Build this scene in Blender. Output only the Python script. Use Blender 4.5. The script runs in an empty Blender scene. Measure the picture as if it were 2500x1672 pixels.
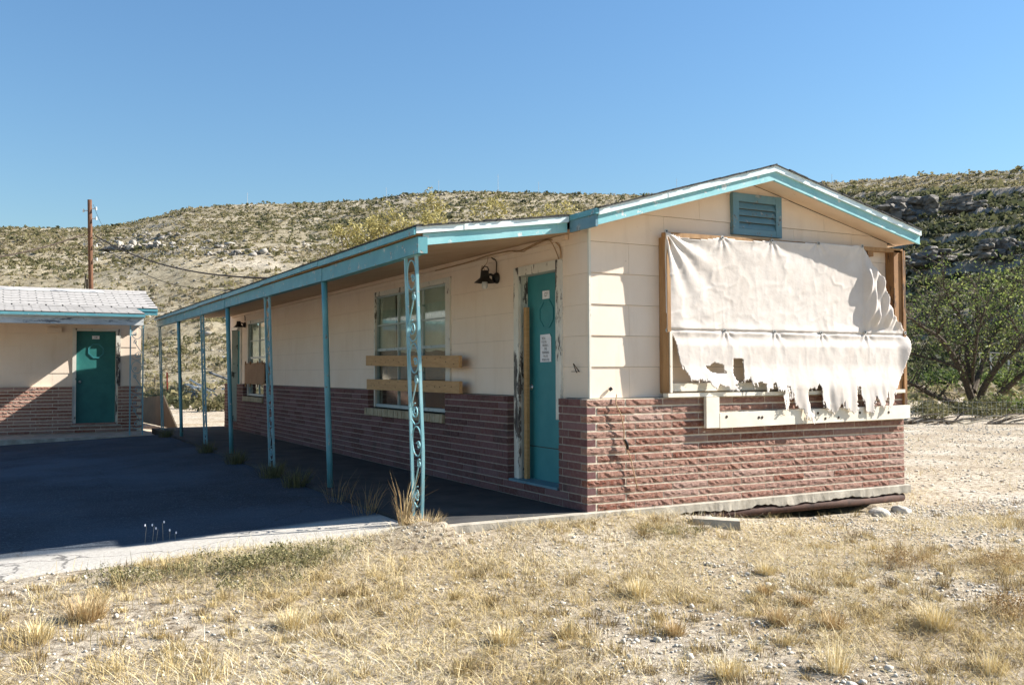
import bpy, math, random
import numpy as np
from mathutils import Vector, Matrix
random.seed(7); rng = np.random.default_rng(7)
PI = math.pi
scene = bpy.context.scene
COL = scene.collection

# ------------------------------------------------------------------ camera, sky, sun, exposure
CAM = np.array([-4.3409, -6.6375, 1.1809]); YAW, PIT, ROL, FPX = -.5002, .0310, -.0034, 2291.65
def basis():
    cy, sy = math.cos(YAW), math.sin(YAW)
    f = np.array([-sy*math.cos(PIT), cy*math.cos(PIT), math.sin(PIT)])
    r = np.array([cy, sy, 0.]); u = np.cross(r, f)
    return r*math.cos(ROL)+u*math.sin(ROL), -r*math.sin(ROL)+u*math.cos(ROL), f
CR, CU, CF = basis()
cam = bpy.data.cameras.new('camera'); camo = bpy.data.objects.new('camera', cam); COL.objects.link(camo)
cam.sensor_fit = 'HORIZONTAL'; cam.sensor_width = 36; cam.lens = FPX/2500*36
cam.clip_start = .1; cam.clip_end = 3000
M = Matrix.Identity(4)
for i in range(3):
    M[i][0] = CR[i]; M[i][1] = CU[i]; M[i][2] = -CF[i]; M[i][3] = CAM[i]
camo.matrix_world = M
scene.camera = camo

SUN = Vector((3.1, -1.0, 2.33)).normalized()
EL = math.asin(SUN.z); AZ = math.atan2(SUN.x, SUN.y)
world = bpy.data.worlds.new('World'); scene.world = world; world.use_nodes = True
wn = world.node_tree.nodes; wl = world.node_tree.links
bg = wn['Background']; sky = wn.new('ShaderNodeTexSky'); sky.sky_type = 'NISHITA'
sky.sun_disc = False; sky.sun_elevation = EL; sky.sun_rotation = AZ
sky.altitude = 900; sky.air_density = 1.9; sky.dust_density = 0.0; sky.ozone_density = 10
bg.inputs['Strength'].default_value = .057
wl.new(sky.outputs[0], bg.inputs['Color'])
sl = bpy.data.lights.new('sun', 'SUN'); sl.energy = 5.0; sl.angle = math.radians(.53); sl.color = (1, .945, .87)
so = bpy.data.objects.new('sun', sl); COL.objects.link(so)
so.rotation_euler = (-SUN).to_track_quat('-Z', 'Y').to_euler(); so.location = (30, -10, 25)
vs = scene.view_settings; vs.view_transform = 'Standard'; vs.look = 'None'; vs.exposure = 1.45; vs.gamma = 1
scene.cycles.max_bounces = 8; scene.cycles.diffuse_bounces = 6; scene.cycles.transparent_max_bounces = 8

# ------------------------------------------------------------------ noise
def _h(ix, iy, s):
    n = (ix.astype(np.int64)*374761393 + iy.astype(np.int64)*668265263 + s*1442695041) & 0x7fffffff
    n = ((n ^ (n >> 13))*1274126177) & 0x7fffffff
    n = ((n ^ (n >> 16))*2246822519) & 0x7fffffff
    return (n & 0xffff)/65535.
def vnoise(x, y, s=0):
    x = np.asarray(x, float); y = np.asarray(y, float)
    ix = np.floor(x); iy = np.floor(y); fx = x-ix; fy = y-iy
    fx = fx*fx*(3-2*fx); fy = fy*fy*(3-2*fy)
    a = _h(ix, iy, s); b = _h(ix+1, iy, s); c = _h(ix, iy+1, s); d = _h(ix+1, iy+1, s)
    return (a*(1-fx)+b*fx)*(1-fy)+(c*(1-fx)+d*fx)*fy
def fbm(x, y, s=0, o=4):
    t = 0; a = .5; n = 0
    for k in range(o):
        t = t+a*vnoise(np.asarray(x)*2**k, np.asarray(y)*2**k, s+k*17); n += a; a *= .5
    return t/n
def sst(a, b, x):
    t = np.clip((np.asarray(x, float)-a)/(b-a), 0, 1); return t*t*(3-2*t)

# ------------------------------------------------------------------ object helpers
def tag(o, label=None, cat=None, group=None, kind=None):
    if label: o['label'] = label
    if cat: o['category'] = cat
    if group: o['group'] = group
    if kind: o['kind'] = kind
    return o
def link(name, me, mat=None, parent=None, loc=(0, 0, 0), rz=0.):
    o = bpy.data.objects.new(name, me); COL.objects.link(o)
    o.location = loc; o.rotation_euler = (0, 0, rz)
    if mat is not None and me is not None and not me.materials: me.materials.append(mat)
    if parent is not None: o.parent = parent
    return o
def thing(name, label, cat, loc=(0, 0, 0), rz=0., group=None):
    o = link(name, None, loc=loc, rz=rz); o.empty_display_size = .2
    return tag(o, label, cat, group)
class MB:
    def __init__(s): s.v = []; s.f = []
    def add(s, v, f):
        n = len(s.v); s.v += [tuple(p) for p in v]; s.f += [tuple(i+n for i in q) for q in f]; return s
    def box(s, a, b):
        x0, y0, z0 = a; x1, y1, z1 = b
        return s.add([(x0, y0, z0), (x1, y0, z0), (x1, y1, z0), (x0, y1, z0), (x0, y0, z1), (x1, y0, z1), (x1, y1, z1), (x0, y1, z1)],
                     [(0, 3, 2, 1), (4, 5, 6, 7), (0, 1, 5, 4), (1, 2, 6, 5), (2, 3, 7, 6), (3, 0, 4, 7)])
    def prism(s, poly, ax, a, b):
        # poly: 2-D points in the two other axes (cyclic order), extruded along axis ax from a to b
        def P(p, t):
            if ax == 0: return (t, p[0], p[1])
            if ax == 1: return (p[0], t, p[1])
            return (p[0], p[1], t)
        n = len(poly); v = [P(p, a) for p in poly]+[P(p, b) for p in poly]
        f = [tuple(range(n))[::-1], tuple(range(n, 2*n))]+[(i, (i+1) % n, n+(i+1) % n, n+i) for i in range(n)]
        return s.add(v, f)
    def tube(s, path, r, n=6, cap=True):
        path = [Vector(p) for p in path]; m = len(path); rs = r if isinstance(r, (list, tuple)) else [r]*m
        base = len(s.v); prev = None
        for i, p in enumerate(path):
            d = (path[min(i+1, m-1)]-path[max(i-1, 0)]); d = d.normalized() if d.length > 1e-9 else Vector((0, 0, 1))
            if prev is None:
                a = d.orthogonal().normalized()
            else:
                a = (prev-d*prev.dot(d)); a = a.normalized() if a.length > 1e-6 else d.orthogonal().normalized()
            prev = a; b = d.cross(a)
            for k in range(n):
                t = 2*PI*k/n; s.v.append(tuple(p+(a*math.cos(t)+b*math.sin(t))*rs[i]))
        for i in range(m-1):
            for k in range(n):
                s.f.append((base+i*n+k, base+i*n+(k+1) % n, base+(i+1)*n+(k+1) % n, base+(i+1)*n+k))
        if cap:
            s.f.append(tuple(base+k for k in range(n))[::-1]); s.f.append(tuple(base+(m-1)*n+k for k in range(n)))
        return s
    def lathe(s, prof, o=(0, 0, 0), n=14, axis=2):
        base = len(s.v)
        for (r, h) in prof:
            for k in range(n):
                t = 2*PI*k/n; a, b = r*math.cos(t), r*math.sin(t)
                q = (a, b, h) if axis == 2 else ((h, a, b) if axis == 0 else (a, h, b))
                s.v.append((o[0]+q[0], o[1]+q[1], o[2]+q[2]))
        for i in range(len(prof)-1):
            for k in range(n):
                s.f.append((base+i*n+k, base+i*n+(k+1) % n, base+(i+1)*n+(k+1) % n, base+(i+1)*n+k))
        return s
    def mesh(s, name, smooth=False):
        me = bpy.data.meshes.new(name); me.from_pydata(s.v, [], s.f); me.update()
        if smooth: me.polygons.foreach_set('use_smooth', [True]*len(me.polygons))
        return me
    def build(s, name, mat, parent=None, smooth=False, loc=(0, 0, 0), rz=0., fix=True):
        me = s.mesh(name, smooth)
        if fix:
            import bmesh
            bm = bmesh.new(); bm.from_mesh(me); bmesh.ops.recalc_face_normals(bm, faces=bm.faces); bm.to_mesh(me); bm.free()
        return link(name, me, mat, parent, loc, rz)
def npmesh(name, V, F, mat, tint=None, smooth=False):
    """V (n,3) float, F (m,k) int, all faces with k corners"""
    me = bpy.data.meshes.new(name); V = np.asarray(V, np.float32); F = np.asarray(F, np.int32); m, k = F.shape
    me.vertices.add(len(V)); me.vertices.foreach_set('co', V.ravel())
    me.loops.add(m*k); me.loops.foreach_set('vertex_index', F.ravel())
    me.polygons.add(m); me.polygons.foreach_set('loop_start', np.arange(0, m*k, k, dtype=np.int32))
    if smooth: me.polygons.foreach_set('use_smooth', np.ones(m, bool))
    if tint is not None:
        at = me.attributes.new('tint', 'FLOAT', 'POINT'); at.data.foreach_set('value', np.asarray(tint, np.float32))
    me.update(calc_edges=True); me.validate()
    if mat: me.materials.append(mat)
    return me

# ------------------------------------------------------------------ materials
class NT:
    def __init__(s, name, rough=.8):
        s.m = bpy.data.materials.new(name); s.m.use_nodes = True; s.t = s.m.node_tree; s.n = s.t.nodes
        s.b = s.n['Principled BSDF']; s.b.inputs['Roughness'].default_value = rough
        s.b.inputs['Specular IOR Level'].default_value = .3
    def new(s, t, **k):
        n = s.n.new(t)
        for a, b in k.items(): setattr(n, a, b)
        return n
    def L(s, a, b): s.t.links.new(a, b)
    def coord(s, kind='Object', scale=(1, 1, 1)):
        c = s.new('ShaderNodeTexCoord'); mp = s.new('ShaderNodeMapping'); mp.inputs['Scale'].default_value = scale
        if kind == 'World':
            g = s.new('ShaderNodeNewGeometry'); s.L(g.outputs['Position'], mp.inputs[0])
        else: s.L(c.outputs[kind], mp.inputs[0])
        return mp.outputs[0]
    def noise(s, vec, scale=5., detail=4., rough=.6):
        n = s.new('ShaderNodeTexNoise'); n.inputs['Scale'].default_value = scale; n.inputs['Detail'].default_value = detail
        n.inputs['Roughness'].default_value = rough; s.L(vec, n.inputs['Vector']); return n.outputs['Fac']
    def ramp(s, fac, stops):
        r = s.new('ShaderNodeValToRGB'); e = r.color_ramp.elements
        while len(e) < len(stops): e.new(.5)
        for i, (p, c) in enumerate(stops):
            e[i].position = p; e[i].color = (c[0], c[1], c[2], 1) if hasattr(c, '__len__') else (c, c, c, 1)
        s.L(fac, r.inputs[0]); return r.outputs[0]
    def mix(s, fac, a, b, mode='MIX'):
        n = s.new('ShaderNodeMix', data_type='RGBA', blend_type=mode)
        for sock, val in ((n.inputs[0], fac), (n.inputs[6], a), (n.inputs[7], b)):
            if hasattr(val, 'links'): s.L(val, sock)
            elif hasattr(val, '__len__'): sock.default_value = (val[0], val[1], val[2], 1)
            else: sock.default_value = val
        return n.outputs[2]
    def bump(s, h, strength=.4, dist=.01):
        n = s.new('ShaderNodeBump'); n.inputs['Strength'].default_value = strength; n.inputs['Distance'].default_value = dist
        s.L(h, n.inputs['Height']); s.L(n.outputs[0], s.b.inputs['Normal'])
    def color(s, c): s.L(c, s.b.inputs['Base Color'])
    def attr(s, name='tint'):
        a = s.new('ShaderNodeAttribute'); a.attribute_name = name; return a.outputs['Fac']
    def objrand(s): return s.new('ShaderNodeObjectInfo').outputs['Random']
    def island(s): return s.new('ShaderNodeNewGeometry').outputs['Random Per Island']
def plain(name, c1, c2, scale=6., rough=.8, bump=.3, bscale=40., bdist=.004, kind='World', stretch=(1, 1, 1), spec=.3, lo=.35, hi=.65):
    t = NT(name, rough); v = t.coord(kind, stretch); t.b.inputs['Specular IOR Level'].default_value = spec
    t.color(t.ramp(t.noise(v, scale, 5), [(lo, c1), (hi, c2)]))
    if bump: t.bump(t.noise(v, bscale, 4), bump, bdist)
    return t.m
def peeled(name, paint1, paint2, under, amount=.42, scale=9., rough=.5, stretch=(1, 1, 1), under2=None, spec=.35):
    t = NT(name, rough); v = t.coord('World', stretch); t.b.inputs['Specular IOR Level'].default_value = spec
    p = t.ramp(t.noise(t.coord('World'), 3.5, 5), [(.3, paint1), (.7, paint2)])
    un = t.ramp(t.noise(v, 30, 3), [(.35, under), (.65, under2 or under)])
    n = t.noise(v, scale, 8, .72)
    m = t.ramp(n, [(amount-.012, (1, 1, 1)), (amount+.012, (0, 0, 0))])
    t.color(t.mix(m, p, un)); t.bump(n, .35, .004)
    return t.m
TEAL1, TEAL2 = (.060, .215, .250), (.110, .310, .345)
MAT = {}
MAT['teal'] = peeled('teal_paint', TEAL1, TEAL2, (.50, .52, .49), .405, 11, .5, under2=(.10, .08, .06))
MAT['teal_metal'] = peeled('teal_metal', (.070, .235, .275), (.125, .33, .365), (.40, .47, .47), .395, 16, .42, under2=(.09, .06, .045))
MAT['teal_post'] = peeled('faded_teal_post', (.14, .33, .37), (.25, .44, .475), (.52, .57, .57), .40, 22, .45, under2=(.10, .07, .05))
MAT['drip'] = plain('sun_paled_drip_metal', (.60, .74, .75), (.72, .80, .80), 5, .34, .2, 9, .008, spec=.6)  # sunlit copy of the teal metal, its sun whiteness put into the colour
MAT['fascia'] = peeled('sun_paled_teal_paint', (.16, .42, .455), (.30, .54, .56), (.62, .64, .62), .40, 9, .5, under2=(.5, .52, .5))  # teal trim paled to carry direct sun on the rake boards
MAT['door'] = plain('door_paint', (.028, .190, .215), (.046, .235, .255), 3, .5, .2, 60, .001, spec=.35)
MAT['door_shaded'] = plain('shaded_green_door', (.018, .125, .118), (.030, .165, .155), 3, .5, .2, 60, .001)  # darker copy of the door paint, deep porch shade put into the colour
MAT['white_wood'] = peeled('flaking_white_paint', (.56, .54, .47), (.68, .66, .58), (.05, .045, .04), .40, 7, .6, (1, 1, .35), (.2, .17, .13))
MAT['white_heavy'] = peeled('badly_flaking_white_paint', (.55, .53, .46), (.66, .65, .58), (.030, .028, .03), .445, 6, .6, (1, 1, .28), (.16, .14, .12))
MAT['beam_white'] = peeled('weathered_grey_white_paint', (.40, .41, .40), (.60, .60, .57), (.09, .10, .12), .43, 3, .7, (.5, 1, 3), (.2, .2, .2))
MAT['teal_vent'] = peeled('weathered_blue_paint', (.085, .19, .24), (.15, .27, .32), (.33, .36, .35), .40, 10, .6, (1, 1, 1), (.05, .07, .08))
def siding_mat():
    t = NT('peach_siding', .85); v = t.coord('World')
    c = t.ramp(t.noise(v, 1.6, 5), [(.35, (.715, .595, .475)), (.65, (.755, .645, .53))])
    st = t.ramp(t.noise(t.coord('World', (6, 6, .7)), 1.5, 5, .65), [(.54, 0.), (.78, .30)]); c = t.mix(st, c, (.55, .42, .30))
    sp = t.ramp(t.noise(v, 24, 6, .7), [(.66, 0.), (.72, .5)]); t.color(t.mix(sp, c, (.42, .33, .25)))
    t.bump(t.noise(v, 90, 4), .3, .003); return t.m
MAT['siding'] = siding_mat()
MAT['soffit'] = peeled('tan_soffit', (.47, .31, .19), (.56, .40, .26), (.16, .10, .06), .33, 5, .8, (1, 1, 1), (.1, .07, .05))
MAT['soffit_lite'] = peeled('peach_soffit', (.68, .52, .38), (.74, .60, .46), (.2, .12, .07), .31, 8, .8, (1, 1, 1), (.1, .07, .05))
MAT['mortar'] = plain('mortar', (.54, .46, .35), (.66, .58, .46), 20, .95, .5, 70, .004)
MAT['mortar_shaded'] = plain('shaded_mortar', (.27, .235, .20), (.36, .32, .275), 20, .95, .5, 70, .004)  # darker mortar copy, shade of the long wall put into the colour
MAT['concrete'] = plain('concrete', (.28, .25, .20), (.44, .40, .33), 7, .95, .5, 60, .006)
MAT['floor'] = plain('shaded_porch_floor', (.030, .030, .031), (.060, .058, .055), 2.5, .9, .4, 60, .004)  # slab concrete darkened, porch shade put into the floor colour
MAT['cliff'] = plain('grey_limestone_cliff', (.075, .072, .066), (.27, .245, .21), .8, .95, .8, 1.6, .5, stretch=(1, 1, 2.2))
MAT['shell'] = plain('dark_interior', (.10, .09, .08), (.13, .12, .1), 3, .9, 0)
MAT['wood'] = plain('raw_board', (.36, .21, .085), (.44, .27, .12), 5, .75, .25, 30, .002, stretch=(1, 1, 9))
MAT['board'] = plain('board_wood', (.43, .255, .115), (.53, .33, .16), 6, .75, .25, 40, .002, stretch=(9, 1.2, 9))
MAT['plank_white'] = peeled('white_washed_plank', (.66, .60, .48), (.78, .73, .62), (.38, .25, .12), .335, 10, .7, (.5, 1, 2.2), (.25, .15, .07))
MAT['timber'] = peeled('stained_timber', (.20, .10, .040), (.36, .19, .075), (.045, .03, .02), .43, 6, .75, (3, 3, .4), (.09, .05, .025))
MAT['timber_light'] = plain('tan_timber', (.40, .24, .11), (.55, .36, .18), 5, .75, .3, 30, .003, stretch=(4, 4, .6))
MAT['timber_brown'] = plain('brown_timber', (.26, .145, .065), (.38, .23, .11), 5, .75, .3, 30, .003, stretch=(4, 4, .6))
MAT['ply_shaded'] = plain('shaded_plywood', (.045, .036, .024), (.07, .055, .035), 4, .8, .2, 50, .002)  # plywood darkened so that its colour carries the shade
MAT['black'] = plain('black_iron', (.012, .012, .012), (.03, .028, .026), 8, .5, .2, 50, .001)
MAT['rust'] = plain('rusty_pipe', (.035, .018, .013), (.075, .036, .024), 12, .8, .5, 60, .003)
MAT['cable'] = plain('tan_cable', (.30, .19, .10), (.42, .28, .16), 20, .7, 0)
MAT['dark_cable'] = plain('dark_cable', (.03, .022, .015), (.05, .03, .02), 20, .7, 0)
MAT['paper'] = plain('paper', (.70, .72, .76), (.78, .79, .82), 30, .8, 0)
MAT['ink'] = plain('ink', (.012, .012, .018), (.02, .02, .03), 30, .8, 0)
MAT['chrome'] = plain('dull_steel', (.45, .45, .45), (.6, .6, .6), 30, .3, 0); MAT['chrome'].node_tree.nodes['Principled BSDF'].inputs['Metallic'].default_value = .9
MAT['roofing'] = plain('dark_roofing', (.025, .026, .026), (.06, .06, .06), 30, .95, .6, 60, .01)
MAT['shingle_pale'] = plain('pale_shingle', (.285, .27, .25), (.375, .355, .33), 14, .9, .4, 90, .004)
MAT['alu'] = peeled('painted_window_metal', (.34, .42, .42), (.46, .52, .50), (.13, .2, .2), .38, 14, .5)
MAT['sill_brick'] = plain('tan_sill_brick', (.30, .25, .16), (.42, .36, .25), 12, .9, .4, 60, .004)
MAT['curtain'] = plain('sheer_curtain', (.62, .64, .54), (.74, .75, .66), 4, .9, .1, 60, .002)
MAT['blank'] = plain('ply_sheet', (.28, .155, .085), (.35, .20, .11), 4, .8, .2, 50, .002)
MAT['pole'] = plain('utility_pole_wood', (.08, .038, .022), (.19, .09, .045), 4, .85, .4, 20, .01, stretch=(3, 3, .3))
MAT['bulb'] = plain('frosted_bulb', (.5, .5, .48), (.6, .6, .58), 4, .3, 0)
MAT['bark'] = plain('mesquite_bark', (.045, .035, .025), (.11, .085, .06), 14, .95, .6, 40, .01)
MAT['bark_pale'] = plain('pale_bark', (.25, .22, .16), (.36, .32, .24), 14, .95, .5, 40, .01)
MAT['wire'] = plain('galvanised_wire', (.35, .35, .33), (.45, .45, .43), 30, .5, 0)
MAT['red'] = plain('red_steel', (.40, .06, .03), (.5, .09, .05), 10, .7, 0)
MAT['debris'] = plain('scrap', (.05, .06, .07), (.14, .15, .16), 3, .6, 0)
MAT['debris_w'] = plain('scrap_white', (.55, .54, .50), (.7, .69, .65), 3, .8, 0)
MAT['hill_rock'] = plain('grey_hill_rock', (.19, .175, .15), (.37, .34, .295), .3, .95, 0)
MAT['rock'] = plain('limestone', (.42, .38, .31), (.62, .58, .50), 9, .95, .6, 30, .02)
def glass_mat():
    t = NT('window_glass', .12); b = t.b; t.n.remove(b)
    tr = t.new('ShaderNodeBsdfTransparent'); tr.inputs[0].default_value = (.86, .90, .88, 1)
    gl = t.new('ShaderNodeBsdfGlossy'); gl.inputs['Roughness'].default_value = .06; gl.inputs[0].default_value = (.9, .95, .95, 1)
    lw = t.new('ShaderNodeLayerWeight'); fr = t.new('ShaderNodeMath', operation='POWER'); t.L(lw.outputs['Facing'], fr.inputs[0]); fr.inputs[1].default_value = 3.2
    mx = t.new('ShaderNodeMixShader'); t.L(fr.outputs[0], mx.inputs[0]); t.L(tr.outputs[0], mx.inputs[1]); t.L(gl.outputs[0], mx.inputs[2])
    t.L(mx.outputs[0], t.n['Material Output'].inputs[0]); return t.m
MAT['glass'] = glass_mat()
def brick_mat(name, rnd, kind):
    t = NT(name, .92); v = t.coord('World'); r = getattr(t, rnd)()
    if kind == 'split':
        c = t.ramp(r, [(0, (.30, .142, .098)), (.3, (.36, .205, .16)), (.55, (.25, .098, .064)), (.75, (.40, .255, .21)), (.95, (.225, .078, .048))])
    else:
        c = t.ramp(r, [(0, (.115, .046, .042)), (.35, (.15, .072, .072)), (.6, (.085, .030, .026)), (.8, (.165, .090, .092)), (1, (.07, .030, .028))])  # smooth brick tones lowered, part of the porch shade is in the colour
    n = t.noise(v, 26, 5, .7)
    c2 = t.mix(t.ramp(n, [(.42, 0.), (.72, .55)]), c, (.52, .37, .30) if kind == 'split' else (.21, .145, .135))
    st = t.ramp(t.noise(t.coord('World', (1, 1, 1)), 2.3, 4), [(.60, 0.), (.70, .75)])
    t.color(t.mix(st, c2, (.07, .05, .045)) if kind != 'split' else c2)
    t.bump(t.noise(v, 60 if kind == 'split' else 90, 6, .8), 1. if kind == 'split' else .3, .030 if kind == 'split' else .003)
    return t.m
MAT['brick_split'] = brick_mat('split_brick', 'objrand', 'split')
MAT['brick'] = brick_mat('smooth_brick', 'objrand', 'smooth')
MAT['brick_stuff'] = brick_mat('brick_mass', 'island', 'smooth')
def leaf_mat(name, stops, rough=.7, transl=.25):
    t = NT(name, rough); a = t.attr(); c = t.ramp(a, stops); t.color(c)
    if transl:
        tr = t.new('ShaderNodeBsdfTranslucent'); t.L(c, tr.inputs[0]); mx = t.new('ShaderNodeMixShader'); mx.inputs[0].default_value = transl
        t.L(t.b.outputs[0], mx.inputs[1]); t.L(tr.outputs[0], mx.inputs[2]); t.L(mx.outputs[0], t.n['Material Output'].inputs[0])
    return t.m
MAT['grass'] = leaf_mat('dry_grass', [(0, (.15, .105, .055)), (.2, (.34, .25, .115)), (.5, (.56, .435, .20)), (.75, (.66, .56, .33)), (1, (.66, .61, .49))], .8, .15)
MAT['weed'] = leaf_mat('grey_green_weed', [(0, (.08, .08, .038)), (.4, (.17, .16, .07)), (.75, (.28, .25, .12)), (1, (.48, .40, .21))], .8, .2)
MAT['brown_grass'] = leaf_mat('rusty_dry_grass', [(0, (.15, .09, .045)), (.4, (.33, .22, .105)), (.75, (.50, .37, .185)), (1, (.60, .50, .30))], .8, .15)
MAT['shrub'] = leaf_mat('desert_scrub', [(0, (.035, .045, .024)), (.2, (.095, .10, .048)), (.45, (.165, .152, .072)), (.7, (.235, .205, .098)), (.88, (.285, .24, .135)), (1, (.28, .235, .16))], .8, .45)
MAT['mesquite'] = leaf_mat('mesquite_leaf', [(0, (.040, .066, .017)), (.4, (.095, .135, .036)), (.75, (.21, .245, .068)), (1, (.34, .35, .12))], .6, .5)
MAT['yellow_leaf'] = leaf_mat('yellowing_leaf', [(0, (.20, .17, .06)), (.5, (.36, .31, .11)), (1, (.52, .46, .20))], .7, .3)
# ground: pale caliche soil
def ground_mat():
    t = NT('caliche_soil', .95); v = t.coord('World')
    a = t.ramp(t.noise(v, .9, 6, .65), [(.30, (.37, .295, .20)), (.5, (.50, .425, .315)), (.68, (.59, .53, .435))])
    b = t.ramp(t.noise(v, 17, 6, .7), [(.36, (.30, .25, .19)), (.5, (.95, .94, .93)), (.64, (1.25, 1.24, 1.22))])
    t.color(t.mix(1., a, b, 'MULTIPLY'))
    h = t.noise(v, 35, 6, .75); t.bump(h, 1., .05); return t.m
MAT['ground'] = ground_mat()
def hill_mat():
    t = NT('hill_soil', .95); v = t.coord('World')
    a = t.ramp(t.noise(v, .035, 6, .6), [(.32, (.225, .19, .12)), (.52, (.325, .28, .19)), (.70, (.45, .395, .305))])
    b = t.ramp(t.noise(v, .55, 6, .75), [(.36, (.5, .46, .38)), (.52, (1, 1, 1)), (.68, (1.25, 1.22, 1.18))])
    g = t.new('ShaderNodeNewGeometry'); sx = t.new('ShaderNodeSeparateXYZ'); t.L(g.outputs['True Normal'], sx.inputs[0])
    st = t.ramp(sx.outputs[2], [(.62, (1, 1, 1)), (.80, (0, 0, 0))])
    rockc = t.ramp(t.noise(t.coord('World', (1, 1, 2.5)), .7, 6, .75), [(.34, (.10, .09, .08)), (.5, (.27, .24, .20)), (.68, (.46, .42, .36))])
    t.color(t.mix(st, t.mix(1., a, b, 'MULTIPLY'), rockc))
    t.bump(t.noise(v, 1.1, 7, .8), 1., .5); return t.m
MAT['hill'] = hill_mat()
def pavement_mat():
    t = NT('asphalt', .95); v = t.coord('World')
    a = t.ramp(t.noise(v, 1.1, 6, .65), [(.30, (.022, .028, .038)), (.55, (.038, .044, .054)), (.75, (.060, .064, .07))])  # court base set dark to carry the shade of the house
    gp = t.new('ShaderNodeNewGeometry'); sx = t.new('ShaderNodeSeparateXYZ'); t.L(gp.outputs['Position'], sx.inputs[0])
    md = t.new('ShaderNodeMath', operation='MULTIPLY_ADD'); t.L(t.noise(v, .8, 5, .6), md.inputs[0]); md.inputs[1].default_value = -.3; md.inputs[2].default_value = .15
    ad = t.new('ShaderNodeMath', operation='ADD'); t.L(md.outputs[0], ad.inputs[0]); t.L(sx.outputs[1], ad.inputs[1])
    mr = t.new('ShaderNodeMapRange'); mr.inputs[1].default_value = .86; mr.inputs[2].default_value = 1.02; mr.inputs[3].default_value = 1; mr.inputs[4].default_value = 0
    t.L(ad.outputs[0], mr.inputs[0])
    sunlit_strip = t.ramp(t.noise(v, 40, 4), [(.35, (.36, .335, .29)), (.65, (.48, .45, .40))])  # pale front strip: sunlight painted into the pavement colour
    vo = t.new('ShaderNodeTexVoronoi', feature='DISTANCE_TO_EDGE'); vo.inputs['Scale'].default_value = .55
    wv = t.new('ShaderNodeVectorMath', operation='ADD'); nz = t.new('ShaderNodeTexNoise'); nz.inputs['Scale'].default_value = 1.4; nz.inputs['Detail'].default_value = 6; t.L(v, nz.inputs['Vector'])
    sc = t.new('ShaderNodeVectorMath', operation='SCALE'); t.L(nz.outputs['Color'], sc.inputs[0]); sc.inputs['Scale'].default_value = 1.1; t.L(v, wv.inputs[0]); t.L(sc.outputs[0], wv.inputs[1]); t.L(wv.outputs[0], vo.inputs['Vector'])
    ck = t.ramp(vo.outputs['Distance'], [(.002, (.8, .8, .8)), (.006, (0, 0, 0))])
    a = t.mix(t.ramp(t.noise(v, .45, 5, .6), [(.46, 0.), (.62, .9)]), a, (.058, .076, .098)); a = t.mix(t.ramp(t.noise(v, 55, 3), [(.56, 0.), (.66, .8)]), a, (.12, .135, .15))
    cc = t.mix(mr.outputs[0], a, sunlit_strip); t.color(t.mix(ck, cc, (.03, .03, .03))); t.bump(t.noise(v, 90, 5, .7), .8, .01); return t.m
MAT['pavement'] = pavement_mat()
def canvas_mat():
    t = NT('old_canvas', .9); v = t.coord('World')
    a = t.ramp(t.noise(v, 2.2, 6, .65), [(.32, (.60, .54, .48)), (.55, (.68, .625, .57)), (.75, (.71, .665, .615))])
    st = t.ramp(t.noise(v, 7, 5, .7), [(.58, 0.), (.8, .35)])
    c = t.mix(st, a, (.58, .46, .36)); t.color(c)
    t.bump(t.noise(t.coord('World', (1, 1, 1.3)), 26, 5, .6), .35, .005)
    tr = t.new('ShaderNodeBsdfTranslucent'); t.L(c, tr.inputs[0]); mx = t.new('ShaderNodeMixShader'); mx.inputs[0].default_value = .12
    t.L(t.b.outputs[0], mx.inputs[1]); t.L(tr.outputs[0], mx.inputs[2]); t.L(mx.outputs[0], t.n['Material Output'].inputs[0])
    return t.m
MAT['canvas'] = canvas_mat()

# ------------------------------------------------------------------ places along the view: a pixel of the photograph at a depth or on the ground
def ray(px, py): return CF+CR*(px-1250)/FPX-CU*(py-836)/FPX
def at(px, py, depth): return CAM+ray(px, py)*depth
def on_z(px, py, z):
    d = ray(px, py); return CAM+d*((z-CAM[2])/d[2])

# ------------------------------------------------------------------ ground
def ramp_up(x): return .115*np.clip((np.asarray(x, float)+4.6)/3.1, 0, 1)
def gz(x, y):
    x = np.asarray(x, float); y = np.asarray(y, float)
    z = -.135-.042*np.clip(-y-.2, 0, 8)
    z = z-.115*sst(.3, 3.0, x)*np.exp(-((y+.1)/1.2)**2)*(y < 3)
    z = z+.075*(1-sst(.5, 2.2, x))*sst(-1.9, -1.4, x)*np.exp(-((y+.0)/.45)**2)
    z = z-.05*sst(3.5, 5, x)*(1-sst(8, 14, x))
    near = np.exp(-((x+1.5)**2+(y+2)**2)/180.)
    z = z+near*(.055*(fbm(x*.7, y*.7, 3)-.5)+.030*(fbm(x*3.1, y*3.1, 5)-.5))
    far = sst(30, 90, np.hypot(x, y)); z = z+far*.6*(fbm(x*.05, y*.05, 9)-.5)
    z = z+ramp_up(x)*.85*np.exp(-((y-.15)/.4)**2)*(x < -1.3)
    pav = sst(-1.35, -1.6, x)*sst(-5.6, -5.2, x)*sst(.10, .45, y)*(1-sst(16, 18, y))
    z = z*(1-pav)+pav*(-.19+ramp_up(x))
    under = sst(-1.40, -1.25, x)*(1-sst(3.75, 3.86, x))*sst(.02, .12, y)*(1-sst(14.2, 14.5, y))
    return z*(1-under)+under*-.30
def lines(lo, hi, flo, fhi, fine, grow=1.22):
    m = list(np.arange(flo, fhi+1e-6, fine)); a = []; s = fine; p = flo
    while p > lo: s *= grow; p -= s; a.append(p)
    b = []; s = fine; p = m[-1]
    while p < hi: s *= grow; p += s; b.append(p)
    return np.array(a[::-1]+m+b)
gx = lines(-700, 900, -7, 6, .06); gy = lines(-400, 900, -5.2, 2.0, .06)
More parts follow.
